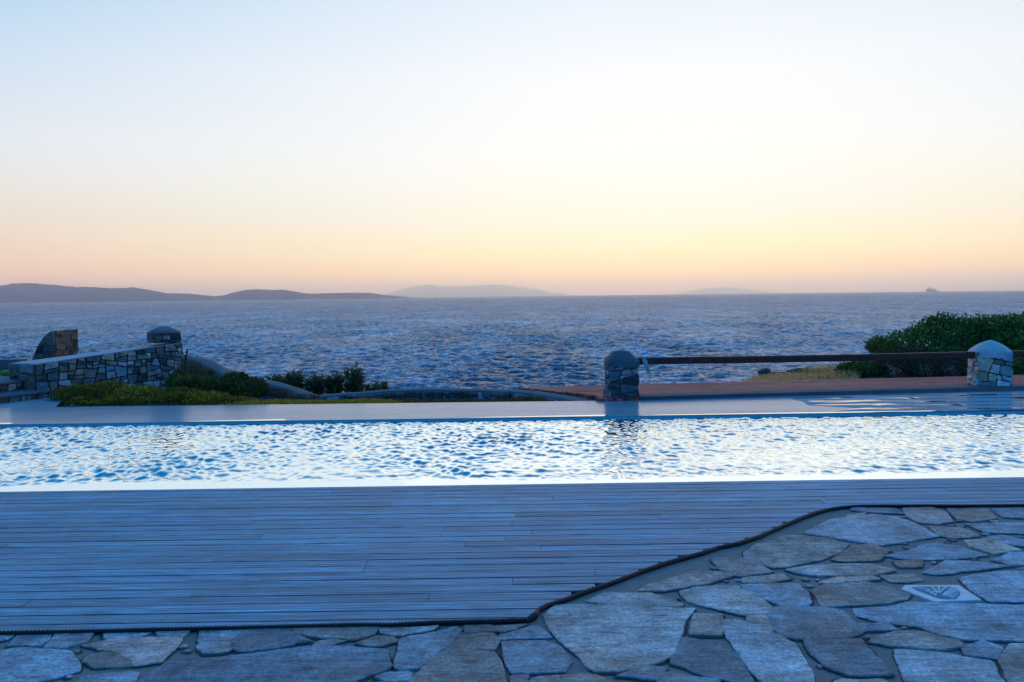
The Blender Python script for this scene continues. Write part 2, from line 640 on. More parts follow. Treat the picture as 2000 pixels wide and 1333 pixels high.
def build_sea():
    rng = np.random.default_rng(3)
    rows = [48.0]
    while rows[-1] < 60000:
        d = rows[-1]
        rows.append(d + max(0.22, 0.0019 * d if d < 300 else 0.0019 * d * (d / 300) ** 0.6))
    rows = np.array(rows)
    th = np.linspace(R(-58), R(58), 1100)
    D, T = np.meshgrid(rows, th, indexing='ij')
    X = D * np.tan(T)
    Y = D.copy()
    H = np.zeros_like(X)
    DX = np.zeros_like(X)
    n = 110
    lam = np.exp(rng.uniform(np.log(0.8), np.log(8.5), n))
    wind = R(250)
    ang = wind + rng.normal(0, 0.42, n)
    ph = rng.uniform(0, 2 * np.pi, n)
    for l, a, p in zip(lam, ang, ph):
        k = 2 * np.pi / l
        amp = 0.0160 * l ** 0.85 * (0.6 + 0.8 * rng.random())
        s = np.sin(k * (X * np.cos(a) + Y * np.sin(a)) + p)
        H += amp * (np.exp(1.1 * (s - 1)) * 2 - 0.9)
    # gust patches: slow change of the wave height
    G_ = 0.72 + 0.28 * np.sin(X / 23 + 1.7 * np.sin(Y / 41)) * np.sin(Y / 37 + 0.9 * np.sin(X / 19))
    H = (H - H.mean()) * G_ * 0.95
    s = H.std()
    fo = np.clip((H / s - 1.9) * 0.9, 0, 1)
    rr = np.sin(X * 0.61 + 2.1 * np.sin(Y * 0.13)) * np.sin(Y * 0.27 + 1.3 * np.sin(X * 0.33)) + 0.5 * np.sin(X * 2.3 + Y * 1.1)
    fo *= np.clip(rr + 0.15, 0, 1)
    hn = np.clip(H / s * 0.5, -1.2, 1.2)
    cap = np.interp(np.log(Y), [np.log(200), np.log(1000)], [0.55, 0.19])
    nr, nc = X.shape
    vs = np.stack([X, Y, SEA_Z + H], axis=-1).reshape(-1, 3).astype(np.float32)
    idx = np.arange(nr * nc).reshape(nr, nc)
    q = np.stack([idx[:-1, :-1], idx[:-1, 1:], idx[1:, 1:], idx[1:, :-1]], axis=-1).reshape(-1, 4)
    me = bpy.data.meshes.new('sea')
    me.vertices.add(len(vs))
    me.vertices.foreach_set('co', vs.ravel())
    me.loops.add(q.size)
    me.loops.foreach_set('vertex_index', q.ravel().astype(np.int32))
    me.polygons.add(len(q))
    me.polygons.foreach_set('loop_start', (np.arange(len(q)) * 4).astype(np.int32))
    me.polygons.foreach_set('loop_total', np.full(len(q), 4, dtype=np.int32))
    me.update(calc_edges=True)
    me.polygons.foreach_set('use_smooth', np.ones(len(q), dtype=bool))
    at_ = me.attributes.new('foam', 'FLOAT', 'POINT')
    at_.data.foreach_set('value', fo.ravel().astype(np.float32))
    for nm, arr in (('crest', hn), ('cap', cap)):
        at_ = me.attributes.new(nm, 'FLOAT', 'POINT')
        at_.data.foreach_set('value', arr.ravel().astype(np.float32))
    m, nt, b = new_mat('sea_water')
    v = coords(nt)
    ns = [noise(nt, coords(nt, sc_), 1.0, 5, 0.68, 0.5) for sc_ in ((0.95, 1.2, 1), (0.30, 0.42, 1), (0.10, 0.055, 1), (0.035, 0.007, 1))]
    tot = math_n(nt, 'ADD', math_n(nt, 'ADD', ns[0], ns[1]), math_n(nt, 'ADD', ns[2], ns[3]))
    tot = math_n(nt, 'MULTIPLY_ADD', tot, 0.25 * 3.7, -1.38)
    cr = N(nt, 'ShaderNodeAttribute')
    cr.attribute_name = 'crest'
    tot = math_n(nt, 'MULTIPLY_ADD', cr.outputs['Fac'], 0.05, tot)  # crests coloured lighter and troughs darker, painting in light and shade
    cp = N(nt, 'ShaderNodeAttribute')
    cp.attribute_name = 'cap'
    fa = N(nt, 'ShaderNodeAttribute')
    fa.attribute_name = 'foam'
    fmask = math_n(nt, 'MULTIPLY', fa.outputs['Fac'], maprange(nt, noise(nt, v, 1.1, 6, 0.75), 0.40, 0.56, 0, 1))
    c = ramp(nt, tot, [(0.20, (0.015, 0.045, 0.075, 1)), (0.42, (0.085, 0.15, 0.19, 1)), (0.58, (0.25, 0.31, 0.35, 1)), (0.70, (0.56, 0.55, 0.58, 1)), (0.85, (0.90, 0.86, 0.86, 1))])  # mottled gust tones; the pale stops paint in sky glints on the waves
    c = mixc(nt, fmask, c, (0.70, 0.72, 0.76, 1))
    L(nt, c, b.inputs['Base Color'])
    b.inputs['Roughness'].default_value = 0.9
    b.inputs['Specular IOR Level'].default_value = 0.0
    out = nt.nodes['Material Output']
    gl = N(nt, 'ShaderNodeBsdfGlossy')
    gl.inputs['Roughness'].default_value = 0.2
    gl.inputs['Color'].default_value = (0.88, 0.90, 1.0, 1)
    fr = N(nt, 'ShaderNodeFresnel')
    fr.inputs['IOR'].default_value = 1.33
    mx = N(nt, 'ShaderNodeMixShader')
    # a wind-roughened sea never mirrors fully, even at grazing angles
    L(nt, math_n(nt, 'MINIMUM', math_n(nt, 'MULTIPLY', fr.outputs[0], 0.9), cp.outputs['Fac']), mx.inputs[0])
    L(nt, b.outputs[0], mx.inputs[1])
    L(nt, gl.outputs[0], mx.inputs[2])
    L(nt, mx.outputs[0], out.inputs[0])
    n1 = noise(nt, coords(nt, (0.8, 1.3, 1)), 1.0, 3, 0.6, 0.4)
    nn = bump(nt, ns[1], 0.6, 1.1, b)
    nn = bump(nt, n1, 0.7, 0.35, b, nn)
    L(nt, nn, gl.inputs['Normal'])
    L(nt, nn, fr.inputs['Normal'])
    me.materials.append(m)
    o = bpy.data.objects.new('sea', me)
    C.objects.link(o)
    tag(o, 'dark blue choppy sea out to the hazy horizon', 'sea', kind='structure')


build_sea()

# ------------------------------------------------------------------ far land and the ship
def island(name, pts, d, depth, label, kind='structure', foot=None):
    """ridge line from photo outline, at depth d (m); a real hill: slopes to the front and back"""
    rng = random.Random(int(d))
    tops = [at(px, py, d) for px, py in pts]
    mb = MB()
    # densify
    dens = []
    for a, b in zip(tops[:-1], tops[1:]):
        k = max(2, int((b - a).length / (d * 0.004)))
        for i in range(k):
            dens.append(a.lerp(b, i / k))
    dens.append(tops[-1])
    prof = [(-1.0, 0.0), (-0.72, 0.2), (-0.5, 0.48), (-0.25, 0.8), (0.0, 1.0), (0.3, 0.75), (0.7, 0.3), (1.0, 0.0)]
    vs, n = [], len(prof)
    for p in dens:
        h = max(p.z - SEA_Z, 0.5)
        h *= 1 + 0.05 * mnoise.noise(Vector((p.x / (d * 0.012), 2, d))) + 0.025 * mnoise.noise(Vector((p.x / (d * 0.004), 7, d)))
        for t, k in prof:
            z = SEA_Z - 0.4 + h * k
            if 0 < k < 1:
                z += h * 0.22 * mnoise.noise(Vector((p.x / (d * 0.02), t * 3, d)))
            vs.append((p.x + t * depth * 0.15 * mnoise.noise(Vector((p.x / (d * 0.03), 5, t))), p.y + t * depth, z))
    fs = []
    for i in range(len(dens) - 1):
        for k in range(n - 1):
            fs.append((i * n + k, (i + 1) * n + k, (i + 1) * n + k + 1, i * n + k + 1))
    mb.add(vs, fs)
    o = mb.build(name, M_isle, smooth=True)
    return tag(o, label, 'island', kind='structure')


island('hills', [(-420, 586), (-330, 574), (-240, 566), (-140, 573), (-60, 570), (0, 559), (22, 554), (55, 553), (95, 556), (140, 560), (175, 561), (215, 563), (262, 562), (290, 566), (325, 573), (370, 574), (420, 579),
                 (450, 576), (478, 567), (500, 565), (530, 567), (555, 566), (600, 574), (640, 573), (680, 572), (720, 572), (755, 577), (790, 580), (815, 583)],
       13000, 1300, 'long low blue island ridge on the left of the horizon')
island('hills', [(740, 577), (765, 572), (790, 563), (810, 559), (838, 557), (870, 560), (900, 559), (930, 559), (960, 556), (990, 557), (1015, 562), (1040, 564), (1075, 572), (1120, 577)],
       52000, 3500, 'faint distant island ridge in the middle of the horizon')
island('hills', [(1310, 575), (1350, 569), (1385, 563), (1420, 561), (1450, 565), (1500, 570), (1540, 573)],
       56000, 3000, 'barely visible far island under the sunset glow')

SD = 16500.0
sp = at(1820, 569, SD)
ship = thing('cruise_ship', (sp.x, SD, SEA_Z), 'tiny hazy cruise ship on the horizon at right', 'ship')
px_m = SD / FPX
kz = 1.7
mb = MB()
hl = 11.5 * px_m
bw = 18
mb.prism([(sp.x - hl * 0.98, SD - bw), (sp.x + hl * 0.9, SD - bw), (sp.x + hl * 1.05, SD), (sp.x + hl * 0.9, SD + bw), (sp.x - hl * 0.98, SD + bw)], SEA_Z - 3, SEA_Z + 16 * kz)
mb.build('hull', M_ship, ship)
mb = MB()
mb.box((sp.x - 0.2 * hl, SD, SEA_Z + 23 * kz), (1.4 * hl, 30, 14 * kz))
mb.box((sp.x - 0.3 * hl, SD, SEA_Z + 35 * kz), (1.1 * hl, 26, 10 * kz))
mb.box((sp.x + 0.45 * hl, SD, SEA_Z + 30 * kz), (0.5 * hl, 28, 12 * kz))
mb.build('superstructure', M_ship, ship)
mb = MB()
mb.prism([(sp.x - 0.62 * hl, SD - 8), (sp.x - 0.36 * hl, SD - 8), (sp.x - 0.40 * hl, SD + 8), (sp.x - 0.62 * hl, SD + 8)], SEA_Z + 40 * kz, SEA_Z + 54 * kz)
mb.build('funnel', M_ship, ship)
mb = MB()
mb.tube([(sp.x + 0.5 * hl, SD, SEA_Z + 36 * kz), (sp.x + 0.5 * hl, SD, SEA_Z + 48 * kz)], [2.2, 1.2], 6)
mb.build('mast', M_ship, ship)

# ------------------------------------------------------------------ the slope down to the shore
DECK_Z = 0.022
STRIP_Z = 0.045
WATER_Z = 0.014
BEAM_Z = 0.105


def build_terrain():
    mb = MB()
    nx, ny = 90, 50
    vs = []
    for j in range(ny):
        for i in range(nx):
            x = -40 + 80 * i / (nx - 1)
            y = 12.3 + 30 * (j / (ny - 1)) ** 1.3
            k = max(0, y - 13.6)
            z = -0.45 - 0.55 * k - 0.012 * k * k
            if x > 3:
                z = -0.45 - (0.2 * k + 0.004 * k * k)
            if k > 0.6:
                z += 0.35 * mnoise.noise(Vector((x * 0.35, y * 0.35, 1))) * min(1, k / 4)
            vs.append((x, y, max(z, SEA_Z - 1)))
    fs = [(j * nx + i, j * nx + i + 1, (j + 1) * nx + i + 1, (j + 1) * nx + i) for j in range(ny - 1) for i in range(nx - 1)]
    mb.add(vs, fs)
    o = mb.build('terrain', M_soil, smooth=True)
    tag(o, 'dry earth slope falling from the terrace to the sea', 'terrain', kind='structure')
    return o


terrain = build_terrain()


# ------------------------------------------------------------------ flagstone terrace
EDGE_PX = [(-900, 1253), (-400, 1241), (0, 1233), (180, 1229), (350, 1225), (560, 1220), (700, 1217), (760, 1217), (850, 1212), (960, 1210), (1030, 1207), (1044, 1201), (1050, 1188), (1068, 1179), (1100, 1169), (1150, 1150), (1200, 1133),
           (1250, 1114), (1300, 1097), (1350, 1083), (1375, 1076), (1400, 1067), (1440, 1059), (1480, 1046), (1520, 1028), (1560, 1011), (1590, 1000), (1615, 993), (1640, 989), (1670, 986.5), (1720, 986), (1850, 986), (2000, 985.5), (2500, 981), (3200, 974)]
EDGE = [(G(px, py, DECK_Z).x, G(px, py, DECK_Z).y) for px, py in EDGE_PX]


def yedge(x):
    for (x0, y0), (x1, y1) in zip(EDGE[:-1], EDGE[1:]):
        if x0 <= x <= x1:
            return y0 + (y1 - y0) * (x - x0) / max(x1 - x0, 1e-6)
    return EDGE[0][1] if x < EDGE[0][0] else EDGE[-1][1]


def build_paving():
    P = []
    def s(cols, *pts):
        P.append((cols, pts))
    A = (0.35, 0.32, 0.30)      # grey
    B = (0.43, 0.46, 0.50)       # pale
    Cc = (0.33, 0.255, 0.23)      # brown grey
    D = (0.45, 0.335, 0.30)       # pinkish
    E = (0.22, 0.26, 0.29)      # cool grey
    F = (0.26, 0.33, 0.38)
    s(B, (-20, 1238), (30, 1235), (10, 1247), (-20, 1253))
    s(B, (38, 1237), (98, 1236), (78, 1258), (22, 1258))
    s(B, (112, 1236), (178, 1235), (165, 1252), (125, 1262), (92, 1263))
    s(B, (205, 1233), (262, 1230), (298, 1231), (265, 1241), (212, 1245))
    s(B, (308, 1229), (373, 1226), (352, 1241), (315, 1238))
    s(A, (164, 1259), (202, 1251), (194, 1264))
    s(D, (205, 1252), (225, 1245), (348, 1243), (345, 1253), (325, 1275), (312, 1288), (262, 1296), (252, 1281), (222, 1269), (195, 1268))
    s(Cc, (180, 1278), (215, 1272), (246, 1283), (256, 1298), (190, 1300), (165, 1290))
    s(F, (-30, 1280), (25, 1266), (80, 1268), (130, 1272), (145, 1290), (150, 1308), (110, 1320), (50, 1331), (-30, 1350))
    s(E, (155, 1333), (165, 1320), (255, 1312), (262, 1316), (250, 1350), (150, 1350))
    s(F, (275, 1333), (330, 1290), (350, 1285), (400, 1285), (480, 1278), (560, 1268), (620, 1262), (690, 1263), (745, 1268), (755, 1290), (760, 1298), (740, 1310), (690, 1325), (660, 1350), (258, 1350))
    s(B, (395, 1227), (481, 1224), (456, 1247), (392, 1251))
    s(B, (392, 1255), (450, 1252), (448, 1265), (430, 1271), (405, 1272), (388, 1263))
    s(E, (492, 1225), (572, 1223), (576, 1238), (600, 1250), (540, 1262), (480, 1270), (458, 1263), (460, 1250))
    s(D, (580, 1224), (735, 1222), (720, 1240), (690, 1246), (640, 1243), (580, 1236))
    s(A, (625, 1251), (650, 1248), (672, 1250), (640, 1259), (618, 1260))
    s(A, (698, 1255), (738, 1243), (762, 1244), (773, 1252), (740, 1258))
    s(D, (745, 1225), (850, 1221), (840, 1228), (780, 1238), (748, 1233))
    s(E, (787, 1247), (830, 1240), (870, 1232), (885, 1225), (898, 1230), (892, 1240), (865, 1262), (840, 1283), (825, 1300), (785, 1306), (773, 1298), (785, 1265))
    s(D, (868, 1266), (900, 1240), (910, 1236), (958, 1236), (970, 1250), (960, 1264), (920, 1267))
    s(Cc, (908, 1222), (960, 1221), (966, 1232), (915, 1234))
    s(Cc, (970, 1222), (1025, 1218), (1000, 1228), (975, 1231))
    s(F, (980, 1238), (1045, 1222), (1058, 1230), (1074, 1243), (980, 1247))
    s(B, (984, 1254), (1060, 1252), (1090, 1264), (1110, 1288), (1098, 1308), (1000, 1311), (992, 1290))
    s(Cc, (845, 1287), (870, 1272), (960, 1273), (970, 1290), (980, 1325), (985, 1350), (805, 1350), (808, 1323), (832, 1306))
    s(F, (740, 1322), (760, 1314), (798, 1313), (795, 1325), (760, 1330))
    s(E, (690, 1336), (740, 1334), (795, 1333), (795, 1352), (680, 1352))
    s(D, (1035, 1332), (1060, 1321), (1150, 1317), (1190, 1330), (1200, 1350), (1030, 1350))
    s((0.41, 0.385, 0.36), (1087, 1183), (1150, 1181), (1260, 1188), (1354, 1189), (1335, 1210), (1320, 1245), (1312, 1265), (1300, 1280), (1270, 1293), (1210, 1306), (1165, 1307), (1148, 1297), (1135, 1278), (1110, 1260), (1090, 1240), (1072, 1215), (1067, 1203))
    s(A, (1150, 1173), (1185, 1158), (1270, 1159), (1330, 1178), (1320, 1183), (1250, 1185))
    s(D, (1250, 1152), (1265, 1143), (1350, 1117), (1400, 1116), (1428, 1124), (1380, 1137), (1300, 1152))
    s(A, (1330, 1155), (1380, 1145), (1440, 1145), (1464, 1157), (1490, 1173), (1503, 1190), (1495, 1196), (1450, 1198), (1405, 1187), (1350, 1174))
    s(D, (1357, 1200), (1410, 1200), (1409, 1237), (1349, 1236))
    s((0.48, 0.48, 0.49), (1415, 1212), (1440, 1211), (1475, 1222), (1520, 1242), (1548, 1258), (1565, 1285), (1580, 1310), (1600, 1350), (1512, 1350), (1470, 1310), (1435, 1255), (1416, 1228))
    s(E, (1330, 1245), (1350, 1247), (1400, 1258), (1437, 1277), (1455, 1310), (1467, 1328), (1440, 1330), (1380, 1315), (1320, 1295), (1312, 1275))
    s(F, (1452, 1143), (1500, 1141), (1555, 1140), (1572, 1155), (1578, 1173), (1570, 1180), (1530, 1181), (1505, 1172), (1474, 1157))
    s(A, (1590, 1152), (1610, 1143), (1690, 1136), (1720, 1144), (1772, 1160), (1765, 1168), (1720, 1176), (1610, 1183))
    s(E, (1512, 1188), (1530, 1185), (1600, 1187), (1640, 1192), (1665, 1215), (1680, 1232), (1650, 1243), (1560, 1246), (1530, 1240), (1518, 1225), (1507, 1200))
    s(D, (1465, 1203), (1500, 1201), (1509, 1230), (1498, 1227), (1462, 1210))
    s(E, (1575, 1251), (1680, 1249), (1700, 1275), (1735, 1312), (1720, 1316), (1655, 1314), (1620, 1300), (1590, 1275))
    s(A, (1632, 1333), (1650, 1326), (1720, 1326), (1760, 1350), (1628, 1350))
    s(F, (1670, 1188), (1740, 1186), (1775, 1177), (1850, 1178), (2040, 1181), (2040, 1251), (1940, 1246), (1870, 1244), (1820, 1230), (1800, 1222), (1720, 1212), (1680, 1202))
    s(F, (1683, 1217), (1730, 1215), (1748, 1227), (1690, 1230))
    s(A, (1700, 1253), (1725, 1241), (1760, 1234), (1800, 1235), (1870, 1252), (1876, 1262), (1830, 1266), (1740, 1259))
    s((0.40, 0.41, 0.42), (1750, 1268), (1850, 1277), (1930, 1291), (1940, 1312), (1970, 1350), (1790, 1350), (1770, 1320), (1760, 1290))
    s(F, (1886, 1264), (1918, 1251), (1952, 1262), (1945, 1282), (1890, 1275))
    s(A, (1965, 1268), (1975, 1258), (2040, 1257), (2040, 1350), (1985, 1350), (1957, 1290))
    s(F, (1880, 1129), (1930, 1120), (2040, 1112), (2040, 1173), (1935, 1172), (1900, 1152))
    s((0.42, 0.43, 0.44), (1572, 1041), (1600, 1025), (1625, 1014), (1655, 1012), (1700, 1004), (1750, 1009), (1790, 1024), (1829, 1046), (1790, 1052), (1740, 1060), (1715, 1063), (1640, 1050))
    s(D, (1765, 993), (1820, 991), (1845, 1000), (1858, 1017), (1830, 1022), (1800, 1020), (1775, 1008))
    s(E, (1670, 991), (1745, 993), (1765, 1003), (1700, 1000), (1665, 996))
    s(D, (1660, 1004), (1690, 1001), (1680, 1007), (1655, 1011))
    s(Cc, (1852, 993), (1928, 991), (1943, 1010), (1900, 1018), (1872, 1012))
    s(E, (1937, 992), (2040, 989), (2040, 1014), (1962, 1008))
    s(Cc, (1815, 1027), (1880, 1031), (1910, 1046), (1860, 1050), (1837, 1044))
    s(E, (1890, 1023), (2040, 1019), (2040, 1042), (1930, 1039))
    s(F, (1930, 1048), (1960, 1045), (2040, 1062), (2040, 1072), (1970, 1061))
    s((0.40, 0.33, 0.27), (1888, 1055), (1930, 1051), (1955, 1060), (1990, 1073), (1940, 1080), (1900, 1066))
    s(F, (1730, 1084), (1775, 1075), (1800, 1065), (1830, 1059), (1870, 1066), (1925, 1083), (1850, 1090), (1780, 1091))
    s(F, (1805, 1117), (1825, 1108), (1850, 1095), (1900, 1096), (1970, 1105), (1920, 1110), (1840, 1120))
    s(F, (1940, 1093), (1975, 1081), (2040, 1076), (2040, 1101), (1975, 1103))
    s(Cc, (1750, 1096), (1800, 1094), (1795, 1105), (1760, 1107))
    s(A, (1722, 1123), (1780, 1121), (1798, 1130), (1770, 1135), (1742, 1134))
    s((0.29, 0.245, 0.225), (1458, 1078), (1480, 1063), (1530, 1046), (1568, 1046), (1620, 1052), (1655, 1062), (1638, 1077), (1600, 1091), (1540, 1104), (1512, 1107), (1484, 1096), (1462, 1088))
    s(Cc, (1665, 1068), (1700, 1062), (1735, 1075), (1713, 1091), (1660, 1095), (1625, 1092))
    s(A, (1393, 1093), (1400, 1091), (1455, 1090), (1478, 1099), (1503, 1115), (1450, 1123), (1430, 1121), (1410, 1110))
    s(D, (1455, 1128), (1525, 1120), (1540, 1129), (1500, 1136), (1455, 1136))
    s(A, (1540, 1112), (1580, 1105), (1660, 1101), (1700, 1102), (1745, 1113), (1700, 1122), (1600, 1123), (1565, 1119))
    s(D, (1602, 1137), (1640, 1128), (1700, 1125), (1715, 1130), (1690, 1133), (1620, 1139))
    s(E, (1295, 1312), (1400, 1326), (1385, 1350), (1285, 1350))
    s(E, (1212, 1318), (1255, 1301), (1298, 1305), (1282, 1324))
    s(Cc, (1405, 1333), (1462, 1336), (1500, 1350), (1400, 1350))
    s(Cc, (1000, 1320), (1030, 1318), (1022, 1340), (1002, 1345))
    mb = MB()
    rng = random.Random(11)

    def put(poly, col):
        ds = []
        n = len(poly)
        for i in range(n):
            a, b = poly[i], poly[(i + 1) % n]
            k = max(1, int(math.hypot(a[0] - b[0], a[1] - b[1]) / 0.03))
            for j in range(k):
                t = j / k
                ds.append((a[0] + (b[0] - a[0]) * t, a[1] + (b[1] - a[1]) * t))
        q = chaikin(ds, 1, 0.25)
        q = [(x + 0.009 * mnoise.noise(Vector((x * 11, y * 11, 0))) + 0.005 * mnoise.noise(Vector((x * 33, y * 33, 0))), y + 0.009 * mnoise.noise(Vector((x * 11, y * 11, 9))) + 0.005 * mnoise.noise(Vector((x * 33, y * 33, 5)))) for x, y in q]
        k = rng.uniform(0.78, 1.45)
        col = (col[0] * k * rng.uniform(.97, 1.03), col[1] * k, col[2] * k * rng.uniform(.97, 1.03))
        # dark sheet painting in the shaded gap round the stone, mostly on one side
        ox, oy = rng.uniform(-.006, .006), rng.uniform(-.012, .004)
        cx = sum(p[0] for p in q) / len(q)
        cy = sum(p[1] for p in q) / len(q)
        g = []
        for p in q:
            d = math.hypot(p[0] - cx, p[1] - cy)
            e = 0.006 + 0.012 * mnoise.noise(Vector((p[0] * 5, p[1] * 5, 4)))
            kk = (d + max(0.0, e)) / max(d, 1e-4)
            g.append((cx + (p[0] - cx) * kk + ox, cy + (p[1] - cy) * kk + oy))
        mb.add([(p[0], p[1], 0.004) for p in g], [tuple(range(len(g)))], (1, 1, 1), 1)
        h = rng.uniform(0.008, 0.013)
        mb.prism(q, 0.001, h, col, 0, inset=0.005)

    for col, pts in P:
        poly = []
        for px, py in pts:
            p = G(px, py, 0.012)
            poly.append((p.x, p.y))
        cx = sum(p[0] for p in poly) / len(poly)
        cy = sum(p[1] for p in poly) / len(poly)
        poly = [(cx + (x - cx) * (1 + 0.021 / max(.05, math.hypot(x - cx, y - cy))), cy + (y - cy) * (1 + 0.021 / max(.05, math.hypot(x - cx, y - cy)))) for x, y in poly]
        put(poly, col)
    # small fillers in the wide joints
    polys = []
    for col, pts in P:
        polys.append([(G(px, py, 0.012).x, G(px, py, 0.012).y) for px, py in pts])

    def near(x, y, q):
        ins, dm = False, 9.0
        for i in range(len(q)):
            (x0, y0), (x1, y1) = q[i], q[i - 1]
            if (y0 > y) != (y1 > y) and x < (x1 - x0) * (y - y0) / (y1 - y0) + x0:
                ins = not ins
            dx, dy = x1 - x0, y1 - y0
            t = max(0, min(1, ((x - x0) * dx + (y - y0) * dy) / max(dx * dx + dy * dy, 1e-9)))
            dm = min(dm, math.hypot(x - x0 - dx * t, y - y0 - dy * t))
        return -dm if ins else dm
    placed = []
    for _ in range(3500):
        x, y = rng.uniform(-2.6, 4.2), rng.uniform(3.25, 5.95)
        ye = min(yedge(x), yedge(x - 0.12), yedge(x + 0.12)) - 0.03
        if y > ye - 0.13 or abs(x) > 0.66 * y or len(placed) > 200:
            continue
        r_ = min([near(x, y, q) for q in polys] + [math.hypot(x - a, y - b) - c for a, b, c in placed] + [ye - y, 9]) - 0.024
        if (1.9 < x < 2.6 and 3.95 < y < 4.5):
            continue
        if r_ < 0.014:
            continue
        r_ = min(r_, 0.06)
        placed.append((x, y, r_))
        k0 = rng.uniform(0, 6.28)
        e1, e2 = r_ * rng.uniform(.9, 1.5), r_ * rng.uniform(.7, 1.0)
        an = rng.gauss(0, .5)
        pts = []
        for k in range(6):
            a = k0 + k * 1.047 + rng.uniform(-.3, .3)
            u, v_ = e1 * math.cos(a), e2 * math.sin(a)
            pts.append((x + u * math.cos(an) - v_ * math.sin(an), y + u * math.sin(an) + v_ * math.cos(an)))
        put(pts, rng.choice([A, Cc, D, E, E, F]))
    # the terrace goes on nearer to the viewer and to both sides
    pal = [A, Cc, D, E, F, A, B]
    yb = G(1000, 1356, 0).y
    for poly in ([(-9, -2.5), (9, -2.5), (9, yb), (-9, yb)], [(-9, yb), (-2.22, yb), (-2.55, 3.78), (-9, 3.74)], [(2.27, yb), (9, yb), (9, 5.86), (4.0, 5.88)]):
        for c in cells(poly, 0.5, 0.36, 0.03, rng, 0.8):
            put(c, rng.choice(pal))
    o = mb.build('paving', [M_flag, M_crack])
    tag(o, 'irregular flagstone paving with wide mortar joints', 'paving', kind='structure')
    mb = MB()
    mb.add([(-9, -2.6, 0), (9, -2.6, 0), (9, 6.2, 0), (-9, 6.2, 0)], [(0, 1, 2, 3)])
    o = mb.build('mortar_ground', M_mortar)
    tag(o, 'grey brown mortar bed between the flagstones', 'ground', kind='structure')


build_paving()

# ------------------------------------------------------------------ grey deck
def pool_near(x):
    a, b = G(0, 961, DECK_Z), G(2000, 932, DECK_Z)
    return a.y + (b.y - a.y) * (x - a.x) / (b.x - a.x)


def build_deck():
    mb = MB()
    rng = random.Random(5)
    pitch = 0.112
    y = 3.72
    slope = 0.008          # boards follow the pool edge
    while True:
        if y > 6.9:
            break
        x = -11 - rng.uniform(0, 2)
        while x < 11:
            ln = rng.uniform(1.6, 3.9)
            x1 = x + ln
            g = 0.007 + 0.008 * rng.random()
            pts_lo, pts_hi = [], []
            k = max(2, int(ln / 0.05))
            ok = []
            for i in range(k + 1):
                xx = x + (x1 - 0.003 - x) * i / k
                lo = y + slope * xx + g / 2
                hi = min(y + slope * xx + pitch - g / 2, pool_near(xx) - 0.004)
                lo = max(lo, yedge(xx) + 0.001)
                ok.append((xx, lo, hi) if hi - lo > 0.004 else None)
            # contiguous runs
            run = []
            runs = []
            for e in ok + [None]:
                if e is None:
                    if len(run) > 1:
                        runs.append(run)
                    run = []
                else:
                    run.append(e)
            v = rng.uniform(0.78, 1.18)
            if rng.random() < 0.10:
                v *= 0.8
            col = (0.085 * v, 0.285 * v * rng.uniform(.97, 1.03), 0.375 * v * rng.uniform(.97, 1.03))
            zt = DECK_Z + rng.uniform(-.0012, .0012)
            for r_ in runs:
                poly = [(e[0], e[1]) for e in r_] + [(e[0], e[2]) for e in reversed(r_)]
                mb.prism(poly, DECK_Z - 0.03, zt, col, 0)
            x = x1
        y += pitch
    for px, py, r_ in ((1068, 1057, .012), (860, 1048, .008), (1382, 1036, .01), (372, 1113, .008), (222, 1047, .008), (1112, 1060, .006), (610, 1095, .009)):
        c_ = G(px, py, DECK_Z)
        mb.add([(c_.x + r_ * math.cos(k), c_.y + r_ * math.sin(k), DECK_Z + 0.0025) for k in (0, .9, 1.8, 2.7, 3.6, 4.5, 5.4)], [tuple(range(7))], (0.01, 0.012, 0.015))
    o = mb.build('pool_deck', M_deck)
    tag(o, 'weathered grey timber deck boards beside the pool', 'deck', kind='structure')
    mb = MB()
    lo = [(x, y + 0.01) for x, y in EDGE]
    hi = [(EDGE[-1][0], pool_near(EDGE[-1][0])), (EDGE[0][0], pool_near(EDGE[0][0]))]
    mb.add([(p[0], p[1], 0.004) for p in lo + hi], [tuple(range(len(lo) + 2))])
    o = mb.build('deck_bed', M_crack)
    tag(o, 'dark bed under the deck boards', 'ground', kind='structure')
    # ribbed black tube in place of the grooved deck edge and its shaded gap
    dens = []
    for (x0, y0), (x1, y1) in zip(EDGE[:-1], EDGE[1:]):
        if x1 < -7 or x0 > 8:
            continue
        k = max(1, int(math.hypot(x1 - x0, y1 - y0) / 0.006))
        for i in range(k):
            t = i / k
            dens.append((x0 + (x1 - x0) * t, y0 + (y1 - y0) * t - 0.010, 0.014))
    rad = [0.0118 + ((0.003 if i % 3 == 0 else -0.001) if p[0] < 0.1 else 0.001) + 0.003 * mnoise.noise(Vector((p[0] * 2.5, p[1] * 2.5, 2))) for i, p in enumerate(dens)]
    mb = MB()
    mb.tube(dens, rad, 7)
    o = mb.build('edge_shade_strip', M_black, smooth=False)
    tag(o, 'black ribbed strip standing in for the grooved deck edge and shaded gap above the flagstones', 'edging')


build_deck()


# ------------------------------------------------------------------ pool
def pool_far(x):
    a, b = G(0, 829, STRIP_Z), G(1920, 803, STRIP_Z)
    return a.y + (b.y - a.y) * (x - a.x) / (b.x - a.x)


